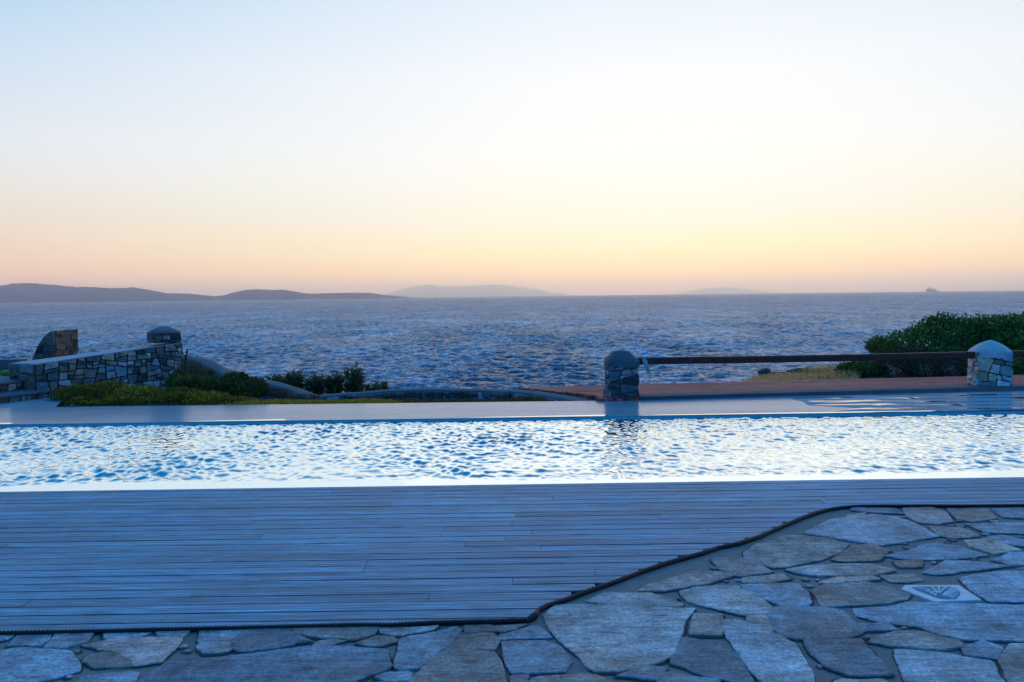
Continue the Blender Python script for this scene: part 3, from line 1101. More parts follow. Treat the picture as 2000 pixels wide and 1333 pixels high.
def build_pool():
    X0, X1 = -10.0, 10.0
    n0, n1, f0, f1 = pool_near(X0), pool_near(X1), pool_far(X0), pool_far(X1)
    rim = 0.27
    m, nt, b = new_mat('pool_plaster')
    v = coords(nt)
    L(nt, mixc(nt, noise(nt, v, 1.5, 4), (0.05, 0.80, 0.84, 1), (0.08, 0.86, 0.88, 1)), b.inputs['Base Color'])
    b.inputs['Roughness'].default_value = 0.6
    mb = MB()
    z = -0.9
    q = [(X0, n0 + rim, z), (X1, n1 + rim, z), (X1, f1, z), (X0, f0, z)]
    zt = WATER_Z - 0.012
    top = [(p[0], p[1], zt) for p in q]
    mb.add(q + top, [(0, 1, 2, 3), (0, 1, 5, 4), (2, 3, 7, 6), (1, 2, 6, 5), (3, 0, 4, 7)])
    mb.add([(X0, f0, zt), (X1, f1, zt), (X1, f1, STRIP_Z - 0.004), (X0, f0, STRIP_Z - 0.004)], [(0, 1, 2, 3)])
    o = mb.build('pool_basin', m)
    tag(o, 'pale blue pool basin', 'pool', kind='structure')
    mb = MB()
    mb.add([(X0, n0 - 0.003, zt), (X1, n1 - 0.003, zt), (X1, n1 + rim, zt), (X0, n0 + rim, zt)], [(0, 1, 2, 3)])
    mb.add([(X0, n0 - 0.003, zt), (X1, n1 - 0.003, zt), (X1, n1 - 0.003, -0.1), (X0, n0 - 0.003, -0.1)], [(0, 1, 2, 3)])
    o = mb.build('pool_rim', make_plaster_mat('pool_rim_plaster', (0.62, 0.68, 0.72), 0.5, 0.06))
    tag(o, 'pale overflow rim under a film of water', 'pool rim', kind='structure')
    # water
    nx, ny = 1300, 230
    xs = np.linspace(X0, X1, nx)
    t = np.linspace(0, 1, ny)
    a = np.array([pool_near(x) - 0.002 for x in xs])
    bb = np.array([pool_far(x) - 0.002 for x in xs])
    Xg, Tg = np.meshgrid(xs, t)
    Yg = a[None, :] * (1 - Tg) + bb[None, :] * Tg
    rng = np.random.default_rng(8)
    H = np.zeros_like(Xg)
    for i in range(95):
        l = math.exp(rng.uniform(math.log(0.07), math.log(0.27)))
        an = R(205) + rng.normal(0, 0.75)
        k = 2 * math.pi / l
        s = np.sin(k * (Xg * math.cos(an) + Yg * math.sin(an)) + rng.uniform(0, 6.3))
        H += 0.0058 * l * (0.5 + rng.random()) * (np.exp(0.9 * (s - 1)) * 1.9 - 0.95) * np.clip(1.15 - (l - 0.14) * 1.3 * (Xg + 5) * 0.22, 0.3, 1.3) * np.clip(0.95 - 0.05 * Xg, 0.6, 1.25)
    for l, an, ph, a_ in ((0.27, R(118), 0.3, 1.0), (0.21, R(112), 1.7, 0.8), (0.33, R(125), 4.1, 0.9)):
        k = 2 * math.pi / l
        H += 0.010 * l * a_ * np.sin(k * (Xg * math.cos(an) + Yg * math.sin(an)) + ph + 0.8 * np.sin(Xg * 1.1)) * np.clip((-Xg - 0.5) / 3, 0, 1) * np.clip((8.9 - Yg) / 1.2, 0, 1)
    gust = 0.82 + 0.30 * np.sin(Xg * 0.9 + 1.4 * np.sin(Yg * 1.3)) * np.sin(Yg * 1.3 + 1.2 * np.sin(Xg * 0.7)) + 0.22 * np.sin(Xg * 2.1 + 1.9 * np.sin(Yg * 0.9 + Xg * 0.4)) * np.sin(Yg * 2.3)
    gust = np.clip(gust, 0.25, 1.4)
    dn = Yg - a[None, :]
    damp = np.clip((dn - 0.16) / 0.35, 0.0, 1) ** 1.5
    edge = 0.10 * np.sin(Xg * 0.8 + 0.5) + 0.05 * np.sin(Xg * 2.3)
    damp = np.clip((dn - 0.22 + 0.6 * edge) / 0.14, 0.012, 1)
    H = (H - H.mean()) * gust * damp * np.clip((1 - Tg) / 0.05, 0.25, 1)
    vs = np.stack([Xg, Yg, WATER_Z + np.minimum(H, 0.03)], -1).reshape(-1, 3).astype(np.float32)
    idx = np.arange(nx * ny).reshape(ny, nx)
    q = np.stack([idx[:-1, :-1], idx[:-1, 1:], idx[1:, 1:], idx[1:, :-1]], -1).reshape(-1, 4)
    me = bpy.data.meshes.new('pool_water')
    me.from_pydata(vs.tolist(), [], q.tolist())
    me.polygons.foreach_set('use_smooth', [True] * len(me.polygons))
    m, nt, b = new_mat('pool_water')
    nt.nodes.remove(b)
    out = nt.nodes['Material Output']
    gl = N(nt, 'ShaderNodeBsdfGlossy')
    gl.inputs['Roughness'].default_value = 0.06
    gl.inputs['Color'].default_value = (0.84, 0.95, 1.0, 1)
    rf = N(nt, 'ShaderNodeBsdfRefraction')
    rf.inputs['IOR'].default_value = 1.33
    rf.inputs['Color'].default_value = (0.5, 0.97, 1.0, 1)
    fr = N(nt, 'ShaderNodeFresnel')
    fr.inputs['IOR'].default_value = 1.33
    fac = maprange(nt, fr.outputs[0], 0.08, 0.25, 0.08, 1.0)
    mx = N(nt, 'ShaderNodeMixShader')
    L(nt, fac, mx.inputs[0])
    L(nt, rf.outputs[0], mx.inputs[1])
    L(nt, gl.outputs[0], mx.inputs[2])
    L(nt, mx.outputs[0], out.inputs[0])
    me.materials.append(m)
    o = bpy.data.objects.new('pool_water', me)
    C.objects.link(o)
    tag(o, 'bright rippled blue water of the infinity pool', 'water', kind='structure')


POOL_AMP = 1.0
build_pool()


# ------------------------------------------------------------------ wet stone surround beyond the pool
def build_surround():
    m, nt, b = new_mat('wet_polished_stone')
    v = coords(nt)
    n1 = noise(nt, coords(nt, (0.6, 2.2, 1)), 1.0, 6, 0.65, 0.8)
    n2 = noise(nt, v, 22, 4, 0.6)
    c = ramp(nt, n1, [(0.3, (0.24, 0.31, 0.35, 1)), (0.5, (0.32, 0.37, 0.40, 1)), (0.7, (0.38, 0.42, 0.44, 1))])
    L(nt, mixc(nt, 1.0, c, ramp(nt, n2, [(0.3, grey(0.9)), (0.7, grey(1.08))]), 'MULTIPLY'), b.inputs['Base Color'])
    b.inputs['IOR'].default_value = 1.16
    b.inputs['Roughness'].default_value = 0.2
    bump(nt, n1, 0.12, 0.05, b)
    m2, nt, b = new_mat('wet_edge_glint')
    b.inputs['Base Color'].default_value = (0.9, 0.9, 0.9, 1)
    b.inputs['Metallic'].default_value = 0.9
    b.inputs['Roughness'].default_value = 0.12
    m3_, nt, b = new_mat('water_film')
    nt.nodes.remove(b)
    out = nt.nodes['Material Output']
    df = N(nt, 'ShaderNodeBsdfDiffuse')
    df.inputs[0].default_value = (0.36, 0.40, 0.43, 1)
    gl = N(nt, 'ShaderNodeBsdfGlossy')
    gl.inputs['Roughness'].default_value = 0.05
    fr = N(nt, 'ShaderNodeFresnel')
    fr.inputs['IOR'].default_value = 1.33
    mx = N(nt, 'ShaderNodeMixShader')
    L(nt, maprange(nt, fr.outputs[0], 0.445, 0.515, 0.03, 0.92, True), mx.inputs[0])
    L(nt, df.outputs[0], mx.inputs[1])
    L(nt, gl.outputs[0], mx.inputs[2])
    L(nt, mx.outputs[0], out.inputs[0])
    far = lambda x: G(1000, 790, STRIP_Z).y + 0.02 + max(0.0, x - 1.5) * 0.093
    mb = MB()
    xs = [-14 + i * 0.5 for i in range(57)]
    for x0, x1 in zip(xs[:-1], xs[1:]):
        mb.add([(x0, pool_far(x0) - 0.02, STRIP_Z), (x1, pool_far(x1) - 0.02, STRIP_Z), (x1, far(x1) + 0.25, STRIP_Z), (x0, far(x0) + 0.25, STRIP_Z)], [(0, 1, 2, 3)])
    mb.add([(-14, pool_far(-14) - 0.02, STRIP_Z), (14, pool_far(14) - 0.02, STRIP_Z), (14, pool_far(14) - 0.02, STRIP_Z - 0.012), (-14, pool_far(-14) - 0.02, STRIP_Z - 0.012)], [(0, 1, 2, 3)])
    # mirror-like strips standing in for the sky glint on the wet lip, in lengths
    for p0, p1 in ((-260, 26), (352, 560), (915, 1192), (1250, 1918), (1984, 2300)):
        a, c_ = G(p0, 829 - 0.01354 * p0, STRIP_Z), G(p1, 829 - 0.01354 * p1, STRIP_Z)
        wdt = 0.09
        z = STRIP_Z + 0.004
        mb.add([(a.x, pool_far(a.x) - 0.022, z), (c_.x, pool_far(c_.x) - 0.022, z), (c_.x - 0.05, pool_far(c_.x) + wdt, z), (a.x + 0.35, pool_far(a.x) + wdt * 0.4, z)], [(0, 1, 2, 3)], mi=1)
    # film of water at the right
    nx_, ny_ = 150, 90
    vs, fs = [], []
    for j_ in range(ny_ + 1):
        for i_ in range(nx_ + 1):
            u, v_ = i_ / nx_, j_ / ny_
            x = 3.9 + 5.0 * u
            y = pool_far(x) - 0.015 + (far(x) + 0.1 - pool_far(x)) * v_
            env = min(1, max(0, (x - 4.0 - 0.9 * (1 - v_) ** 2 * (0.5 + 0.5 * math.sin(y * 9))) / 0.9))
            h_ = 0.0036 * math.sin(2 * math.pi * (y + 0.10 * (x - 4) + 0.10 * mnoise.noise(Vector((x * 0.9, y * 1.5, 2)))) / 0.36)
            h_ += 0.0013 * math.sin(2 * math.pi * (y - 0.05 * x + 0.06 * mnoise.noise(Vector((x * 1.7, y * 2, 7)))) / 0.19)
            vs.append((x, y, STRIP_Z + 0.0015 + (0.0065 + h_) * env - 0.004 * (1 - min(1, env * 6))))
    fs = [(j_ * (nx_ + 1) + i_, j_ * (nx_ + 1) + i_ + 1, (j_ + 1) * (nx_ + 1) + i_ + 1, (j_ + 1) * (nx_ + 1) + i_) for j_ in range(ny_) for i_ in range(nx_)]
    fmb = MB()
    fmb.add(vs, fs)
    o = fmb.build('water_film', m3_, smooth=True, recalc=False)
    tag(o, 'thin film of water running over the stone strip at the right', 'water', kind='structure')
    o = mb.build('pool_surround', [m, m2])
    tag(o, 'wet grey stone strip along the far side of the pool', 'pool surround', kind='structure')


build_surround()

# kerb beam and red deck on the right
K0, K1 = G(1150, 785, STRIP_Z), G(2000, 761.5, STRIP_Z)


def kerb_y(x):
    return K0.y + (K1.y - K0.y) * (x - K0.x) / (K1.x - K0.x)


mb = MB()
xa, xb = G(1240, 780, 0).x, 12.0
mb.prism([(xa, kerb_y(xa)), (xb, kerb_y(xb)), (xb, kerb_y(xb) + 0.24), (xa, kerb_y(xa) + 0.24)], 0.0, BEAM_Z - 0.006, inset=0.012)
o = mb.build('kerb', M_plaster)
tag(o, 'low grey concrete kerb under the wooden rail', 'kerb', kind='structure')


def build_red_deck():
    mb = MB()
    rng = random.Random(9)
    sl = (K1.y - K0.y) / (K1.x - K0.x)
    line = [at(*p) for p in ((1000, 762, 13.0), (1030, 764, 12.75), (1060, 767.5, 12.5), (1100, 774, 12.15), (1140, 780, 11.9), (1172, 785, 11.7))]

    def left(y):
        """x of the curved wall that bounds the deck"""
        if y >= line[0].y:
            return line[0].x - (y - line[0].y) * 0.9
        for a, b in zip(line[:-1], line[1:]):
            if b.y <= y <= a.y:
                t = (a.y - y) / (a.y - b.y)
                return a.x + (b.x - a.x) * t + 0.05
        return line[-1].x
    off = -0.02
    while off < 1.62:
        x = -1.2 + rng.uniform(0, .5)
        while x < 12:
            x1 = x + rng.uniform(1.4, 3)
            f = lambda q: K0.y + sl * (q - K0.x) + off
            a = max(x, left(f(x)), left(f(0.5)))
            back = f(a) < kerb_y(a) + 0.245 and a < xa
            if x1 > a + 0.03:
                b_ = x1
                if off < 0.235:
                    b_ = min(x1, xa - 0.005)
                if b_ > a + 0.02:
                    v = rng.uniform(.8, 1.2)
                    mb.prism([(a, f(a)), (b_ - .004, f(b_)), (b_ - .004, f(b_) + 0.095), (a - 0.06, f(a) + 0.095)], 0.0, BEAM_Z - 0.018 + rng.uniform(-.002, .002), (0.52 * v, 0.090 * v, 0.080 * v))
            x = x1
        off += 0.1
    o = mb.build('red_deck', M_red)
    tag(o, 'red brown timber deck beyond the kerb', 'deck', kind='structure')


build_red_deck()


# ------------------------------------------------------------------ stone posts and rail
def stone_post(base, wx, wy, h, rz, label, seed, bright, cap_h, cap_m):
    rng = random.Random(seed)
    t = thing('stone_post', base, label, 'post', 'stone posts carrying the wooden rail')
    ca, sa = math.cos(rz), math.sin(rz)
    B = Vector(base)

    def W(x, y, z):
        return Vector((B.x + x * ca - y * sa, B.y + x * sa + y * ca, B.z + z))
    mb = MB()
    ux, uy = Vector((ca, sa, 0)), Vector((-sa, ca, 0))
    Z = Vector((0, 0, 1))
    hx, hy = wx / 2 - 0.03, wy / 2 - 0.03
    core = [W(-hx, -hy, 0), W(hx, -hy, 0), W(hx, hy, 0), W(-hx, hy, 0)]
    mb.prism([(p.x, p.y) for p in core], B.z - 0.02, B.z + h, mi=1)
    for O, U, Nn, wd in ((W(-wx / 2, -hy, 0), ux, -uy, wx), (W(hx, -wy / 2, 0), uy, ux, wy), (W(wx / 2, hy, 0), -ux, uy, wx), (W(-hx, wy / 2, 0), -uy, -ux, wy)):
        stone_panel(mb, O, U, Z, Nn, [(0, 0), (wd, 0), (wd, h), (0, h)], 0.19, 0.15 if seed == 33 else 0.10, 0.035, rng, 0.008, bright)
    mb.build('masonry', [M_rub, M_rubmortar], t)
    # rounded plaster cap
    mb = MB()
    n, rings = 28, 9
    vs = []
    for r_ in range(rings + 1):
        s = r_ / rings
        if s < 0.25:
            k, z = 1.0 + 0.02 * math.sin(s * 12), h - 0.10 + 0.10 * s / 0.25
        else:
            q = (s - 0.25) / 0.75
            k = (1 - q ** 1.5) ** 0.78 if seed == 33 else (1 - 0.66 * q) * (1 - max(0, (q - 0.8) / 0.2) ** 2.2)
            k = max(k, 0.02)
            z = h + cap_h * (q if seed == 33 else 1 - (1 - q) ** 1.15)
        for i in range(n):
            a = 2 * math.pi * i / n + math.pi / n
            p = 5.0 if s < 0.4 else 4.0 - 2.0 * s
            p = max(p, 2.2)
            rr = 1 / (abs(math.cos(a)) ** p + abs(math.sin(a)) ** p) ** (1 / p)
            wob = 1 + 0.04 * mnoise.noise(Vector((math.cos(a) * 2, math.sin(a) * 2 + seed, s * 3)))
            low = 0.035 * mnoise.noise(Vector((i * 0.6, seed, 0))) if r_ == 0 else 0
            vs.append(W(rr * math.cos(a) * (wx / 2 + .012) * k * wob, rr * math.sin(a) * (wy / 2 + .012) * k * wob, z + low))
    fs = [(r_ * n + i, r_ * n + (i + 1) % n, (r_ + 1) * n + (i + 1) % n, (r_ + 1) * n + i) for r_ in range(rings) for i in range(n)]
    fs.append(tuple(range(rings * n, rings * n + n)))
    mb.add(vs, fs)
    mb.build('cap', cap_m, t, smooth=True)
    return t


p1 = G(1218, 783, STRIP_Z)
b1 = (p1.x, p1.y + 0.22, STRIP_Z - 0.005)
s1 = p1.y / FPX
stone_post(b1, 0.45, 0.45, 0.60, R(2), 'grey stone post with a pointed plaster cap where the rail ends', 21, 0.85, 0.14, make_plaster_mat('weathered_plaster_cap', (0.15, 0.155, 0.16), 0.8, 0.3, 0.15))
p2 = G(1950, 761, STRIP_Z)
b2 = (p2.x + 0.02, p2.y + 0.27, STRIP_Z - 0.005)
stone_post(b2, 0.50, 0.50, 0.60, R(-14), 'pale stone post with a rounded plaster cap in front of the big green shrub', 33, 2.3, 0.17, M_cap)

rail_a = at(1236, 705.5, b1[1])
rail_b = at(1935, 692.5, b2[1])


def rail(name, a, b, label, h=0.105, wd=0.09):
    a, b = Vector(a), Vector(b)
    d = (b - a).normalized()
    s = Vector((d.y, -d.x, 0)).normalized()
    up = s.cross(d)
    if up.z < 0:
        up = -up
    mb = MB()
    n = 24
    vs = []
    prof = [(-.5, -.5 + .12), (-.5 + .12, -.5), (.5 - .12, -.5), (.5, -.5 + .12), (.5, .5 - .2), (.5 - .2, .5), (-.5 + .2, .5), (-.5, .5 - .2)]
    for i in range(n + 1):
        t = i / n
        p = a.lerp(b, t) + Vector((0, 0, -0.012 * math.sin(math.pi * t)))
        for x, y in prof:
            vs.append(p + s * (x * wd) + up * (y * h))
    k = len(prof)
    fs = [(i * k + j, i * k + (j + 1) % k, (i + 1) * k + (j + 1) % k, (i + 1) * k + j) for i in range(n) for j in range(k)]
    fs += [tuple(range(k)), tuple(range(n * k, n * k + k))]
    mb.add(vs, fs)
    o = mb.build(name, M_wood, origin=a)
    return tag(o, label, 'rail', 'dark wooden rails between the stone posts')


rail('wooden_rail', rail_a, rail_b, 'dark red wooden rail spanning between the two stone posts')
rc = rail_b + (rail_b - rail_a).normalized() * 0.15
rd = rail_b + (rail_b - rail_a).normalized() * 3.2
rail('wooden_rail', (rail_b.x + 0.12, rail_b.y + 0.04, rail_b.z + 0.005), rd, 'short stretch of dark rail leaving the pale stone post at the right edge')

# pale strap hanging from the rail
q0 = at(1257, 698, b1[1] - 0.075)
q1 = at(1267, 728, b1[1] - 0.07)
strap = thing('strap', (q0.x, q0.y, q0.z), 'pale strap tied round the dark rail with loose threads below', 'strap')
mb = MB()
n = 8
vs = []
for i in range(n + 1):
    t = i / n
    p = q0.lerp(q1, t)
    wv = 0.006 * math.sin(t * 7)
    for dx, dy in ((-.036, 0), (.036, 0), (.036, .006), (-.036, .006)):
        vs.append((p.x + dx * (1 - 0.15 * t), p.y + dy + wv, p.z))
fs = [(i * 4 + j, i * 4 + (j + 1) % 4, (i + 1) * 4 + (j + 1) % 4, (i + 1) * 4 + j) for i in range(n) for j in range(4)] + [(0, 1, 2, 3), (n * 4, n * 4 + 1, n * 4 + 2, n * 4 + 3)]
mb.add(vs, fs)
mb.box((q0.x, q0.y + 0.062, q0.z + 0.005), (0.072, 0.12, 0.006))
mb.build('band', make_plain('strap_cloth', (0.42, 0.43, 0.42), 0.85, 0.2), strap)
q2 = at(1271, 755, b1[1] - 0.06)
mb = MB()
mb.tube([q1, q1.lerp(q2, .3) + Vector((.01, 0, 0)), q1.lerp(q2, .6) - Vector((.008, 0, 0)), q2], 0.0035, 5)
mb.tube([q1 + Vector((.015, 0, 0)), q1.lerp(q2, .25) + Vector((.03, 0, 0)), q1.lerp(q2, .45) + Vector((.02, 0, 0))], 0.003, 5)
mb.build('thread', M_twig, strap)


# ------------------------------------------------------------------ curved low walls (top line traced as px, py, depth)
def swoop(name, pts, width, label, foot=-0.6, stones=False, seed=1):
    rng = random.Random(seed)
    tops = [at(*p) for p in pts]
    # Catmull-Rom
    dens = []
    for i in range(len(tops) - 1):
        p0, p1_, p2_, p3 = tops[max(i - 1, 0)], tops[i], tops[i + 1], tops[min(i + 2, len(tops) - 1)]
        for k in range(8):
            t = k / 8
            dens.append(0.5 * ((2 * p1_) + (p2_ - p0) * t + (2 * p0 - 5 * p1_ + 4 * p2_ - p3) * t * t + (3 * p1_ - p0 - 3 * p2_ + p3) * t ** 3))
    dens.append(tops[-1])
    mb = MB()
    vs = []
    lip = -0.018 if stones else -0.05
    prof = [(0.5, None), (0.5, lip), (0.42, -0.008), (0.15, 0.0), (-0.15, 0.0), (-0.42, -0.012), (-0.5, -0.05), (-0.5, None)]
    k = len(prof)
    for i, p in enumerate(dens):
        d = dens[min(i + 1, len(dens) - 1)] - dens[max(i - 1, 0)]
        s = Vector((d.y, -d.x, 0)).normalized()
        if s.y > 0:
            s = -s
        for o_, dz in prof:
            z = foot if dz is None else p.z + dz + 0.008 * mnoise.noise(p * 2.0)
            vs.append((p.x + s.x * o_ * width, p.y + s.y * o_ * width, z))
    fs = [(i * k + j, (i + 1) * k + j, (i + 1) * k + j + 1, i * k + j + 1) for i in range(len(dens) - 1) for j in range(k - 1)]
    fs += [tuple(range(k)), tuple(range((len(dens) - 1) * k, len(dens) * k))]
    mb.add(vs, fs)
    t = thing(name, (dens[0].x, dens[0].y, foot), label, 'wall')
    mb.build('plaster', M_plaster, t, smooth=True)
    if stones:
        mb = MB()
        step = 8
        for i in range(0, len(dens) - step, step):
            a, b = dens[i], dens[i + step]
            d = Vector((b.x - a.x, b.y - a.y, 0))
            ln = d.length
            d.normalize()
            s = Vector((d.y, -d.x, 0))
            if s.y > 0:
                s = -s
            O = Vector((a.x, a.y, foot)) + s * (width * 0.5 + 0.004)
            za, zb = a.z - foot - 0.025, b.z - foot - 0.025
            stone_panel(mb, O, d, Vector((0, 0, 1)), s, [(0, 0.3), (ln, 0.3), (ln, zb), (0, za)], 0.15, 0.09, 0.05, rng, 0.014, 0.8)
        mb.build('masonry', [M_rub], t)
    return t


swoop('curved_wall', [(352, 694, 15.6), (364, 696, 15.5), (385, 700, 15.3), (408, 710, 15.0), (430, 722, 14.8), (455, 731, 14.6), (490, 739, 14.4), (530, 747, 14.1), (570, 759, 13.9), (600, 770, 13.7), (618, 775, 13.6)],
      0.42, 'smooth grey plastered wall sweeping down from the stone wall pier', seed=3)
swoop('curved_wall', [(596, 774, 13.75), (640, 771, 13.8), (700, 766, 13.85), (760, 761.5, 13.9), (840, 759, 13.8), (930, 760, 13.4), (1000, 762, 13.0), (1030, 764, 12.75), (1060, 767.5, 12.5), (1100, 774, 12.15), (1140, 780, 11.9), (1172, 785, 11.7)],
      0.36, 'low curved rubble wall with plaster top behind the middle of the garden bed', stones=True, seed=4)

# ------------------------------------------------------------------ stone wall on the left
wl = at(70, 709, 13.25)
wr = at(352, 667, 14.75)
A_ = Vector((at(70, 760, 13.25).x, 13.25, 0))
B_ = Vector((at(356, 760, 14.75).x, 14.75, 0))
D_ = Vector((at(21, 760, 13.48).x, 13.48, 0))
C_ = Vector((B_.x - 0.12, B_.y + 0.22, 0))
FOOT = -0.25
zA, zB = wl.z - 0.025, wr.z - 0.025
zD = zA - 0.0
sw = thing('stone_wall', (A_.x, A_.y, FOOT), 'rubble stone wall with sloping plaster top and a capped pier at its far end', 'wall')
rng = random.Random(44)
mb = MB()
mb.prism([(A_.x, A_.y), (B_.x, B_.y), (C_.x, C_.y), (D_.x, D_.y)], FOOT, [zA, zB, zB, zD], mi=1)


def face(mb, a, b, za, zb, sx, sy, dep, bright, gap=0.02):
    d = b - a
    ln = d.length
    d.normalize()
    s = Vector((d.y, -d.x, 0))
    stone_panel(mb, Vector((a.x, a.y, FOOT)) + s * 0.002, d, Vector((0, 0, 1)), s, [(0, 0), (ln, 0), (ln, zb - FOOT), (0, za - FOOT)], sx, sy, dep, rng, gap, bright)


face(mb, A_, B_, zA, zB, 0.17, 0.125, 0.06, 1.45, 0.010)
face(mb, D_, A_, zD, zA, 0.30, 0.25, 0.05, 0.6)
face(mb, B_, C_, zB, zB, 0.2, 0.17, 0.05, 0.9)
mb.build('masonry', [M_rub, M_rubmortar], sw)
mb = MB()
e = 0.05
dAB = (B_ - A_).normalized()
nAB = Vector((dAB.y, -dAB.x, 0))
q = [A_ + nAB * e, B_ + nAB * e, C_, D_]
mb.prism([(p.x, p.y) for p in q], [zA - 0.012, zB - 0.012, zB - 0.012, zD - 0.012], [zA + 0.008, zB + 0.008, zB + 0.008, zD + 0.008], bottom=True)
mb.build('coping', make_plaster_mat('pale_coping', (0.42, 0.43, 0.46), 0.6), sw)
# pier on the far end
pw = 0.46
pc = B_ - dAB * (pw * 0.5) - nAB * 0.22
zt = at(330, 651, 14.9).z
mb = MB()
cs = [pc + dAB * x * pw / 2 + nAB * y * pw / 2 for x, y in ((-1, 1), (1, 1), (1, -1), (-1, -1))]
mb.prism([(p.x, p.y) for p in cs], zB + 0.009, zt, mi=1)
for i in range(4):
    a, b = cs[i], cs[(i + 1) % 4]
    d = (b - a).normalized()
    s = Vector((d.y, -d.x, 0))
    stone_panel(mb, Vector((a.x, a.y, zB + 0.01)) + s * 0.002, d, Vector((0, 0, 1)), s, [(0, 0), (pw, 0), (pw, zt - zB - 0.035), (0, zt - zB - 0.035)], 0.17, 0.1, 0.02, rng, 0.012, 0.6)
pier = mb.build('pier', [M_rub, M_rubmortar], sw)
mb = MB()
vs = []
for k, z in ((1.10, zt), (1.12, zt + 0.03), (0.75, zt + 0.085), (0.30, zt + 0.128), (0.06, zt + 0.138)):
    for i in range(16):
        a = 2 * math.pi * i / 16 + math.pi / 16
        p = 6.0 if k > 0.8 else 3.0
        rr = 1 / (abs(math.cos(a)) ** p + abs(math.sin(a)) ** p) ** (1 / p)
        v = pc + dAB * (rr * math.cos(a) * pw / 2 * k) + nAB * (rr * math.sin(a) * pw / 2 * k)
        vs.append((v.x, v.y, z))
fs = [(r_ * 16 + i, r_ * 16 + (i + 1) % 16, (r_ + 1) * 16 + (i + 1) % 16, (r_ + 1) * 16 + i) for r_ in range(4) for i in range(16)] + [tuple(range(64, 80)), tuple(range(15, -1, -1))]
mb.add(vs, fs)
mb.build('pier_cap', make_plaster_mat('dark_plaster_cap', (0.17, 0.19, 0.20), 0.8), sw, smooth=True)

# curved stone block beyond it
outline = [(60, 712), (66, 694), (74, 676), (84, 660), (96, 649), (108, 646.5), (108, 712)]
DB = 17.0
BT = 0.88
fr = [at(px, py, DB) for px, py in outline]
mb = MB()
nO = len(fr)
vs = [tuple(p) for p in fr] + [(p.x, p.y + BT, p.z) for p in fr]
mb.add(vs, [tuple(range(nO))] + [tuple(range(2 * nO - 1, nO - 1, -1))] + [(i, (i + 1) % nO, nO + (i + 1) % nO, nO + i) for i in range(nO)], mi=1)
low = min(p.z for p in fr)
lx = min(p.x for p in fr)
mb.prism([(fr[0].x, DB), (fr[-1].x, DB), (fr[-1].x, DB + BT), (fr[0].x, DB + BT)], low - 3.0, low + 0.002, mi=1)
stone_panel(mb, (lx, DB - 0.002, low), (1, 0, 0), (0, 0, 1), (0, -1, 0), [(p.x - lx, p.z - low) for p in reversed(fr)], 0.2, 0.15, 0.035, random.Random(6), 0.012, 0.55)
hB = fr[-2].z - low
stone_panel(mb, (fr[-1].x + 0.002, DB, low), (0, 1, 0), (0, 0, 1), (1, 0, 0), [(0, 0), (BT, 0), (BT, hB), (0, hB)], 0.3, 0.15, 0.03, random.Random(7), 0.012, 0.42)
o = mb.build('stone_block', [M_rub, M_rubmortar], origin=(fr[0].x, DB, low - 3.0))
tag(o, 'dark stone wall end with a curved left edge rising behind the long wall', 'wall')

mb = MB()
mb.add([(-15, 11.4, 0.028), (-6.6, 11.4, 0.028), (-6.9, 12.0, 0.028), (-7.4, 13.2, 0.028), (-15, 16, 0.028)], [(0, 1, 2, 3, 4)])
o = mb.build('path', make_plaster_mat('path_screed', (0.26, 0.30, 0.33), 0.7))
tag(o, 'pale concrete path below the stone steps', 'path', kind='structure')
# steps at the left edge
st = thing('stone_steps', tuple(G(20, 790, 0.0)), 'two low rubble stone steps at the foot of the stone wall', 'steps')
for (za, pl, pr, back) in ((0.14, (-90, 784), (84, 765), 1.4), (0.29, (-90, 760), (66, 740), 1.6)):
    a, b = G(*pl, za), G(*pr, za)
    d = Vector((b.x - a.x, b.y - a.y, 0)).normalized()
    nn_ = Vector((d.y, -d.x, 0))
    mb = MB()
    q = [a, b, b - nn_ * back, a - nn_ * back]
    mb.prism([(p.x, p.y) for p in q], 0.0, za - 0.03, mi=1)
    ln = (b - a).length
    stone_panel(mb, Vector((a.x, a.y, 0.0)) + nn_ * 0.002, d, Vector((0, 0, 1)), nn_, [(0, 0), (ln, 0), (ln, za - 0.03), (0, za - 0.03)], 0.2, 0.13, 0.03, rng, 0.014, 0.75)
    # the right end
    e_ = b - nn_ * back
    stone_panel(mb, Vector((b.x, b.y, 0.0)) + d * 0.002, -nn_, Vector((0, 0, 1)), d, [(0, 0), (back, 0), (back, za - 0.03), (0, za - 0.03)], 0.2, 0.13, 0.02, rng, 0.014, 0.6)
    q2 = [a + nn_ * 0.035, b + nn_ * 0.035 + d * 0.02, b - nn_ * back + d * 0.02, a - nn_ * back]
    mb.prism([(p.x, p.y) for p in q2], za - 0.03, za, mi=2, bottom=True)
    mb.build('step', [M_rub, M_rubmortar, M_plaster], st)

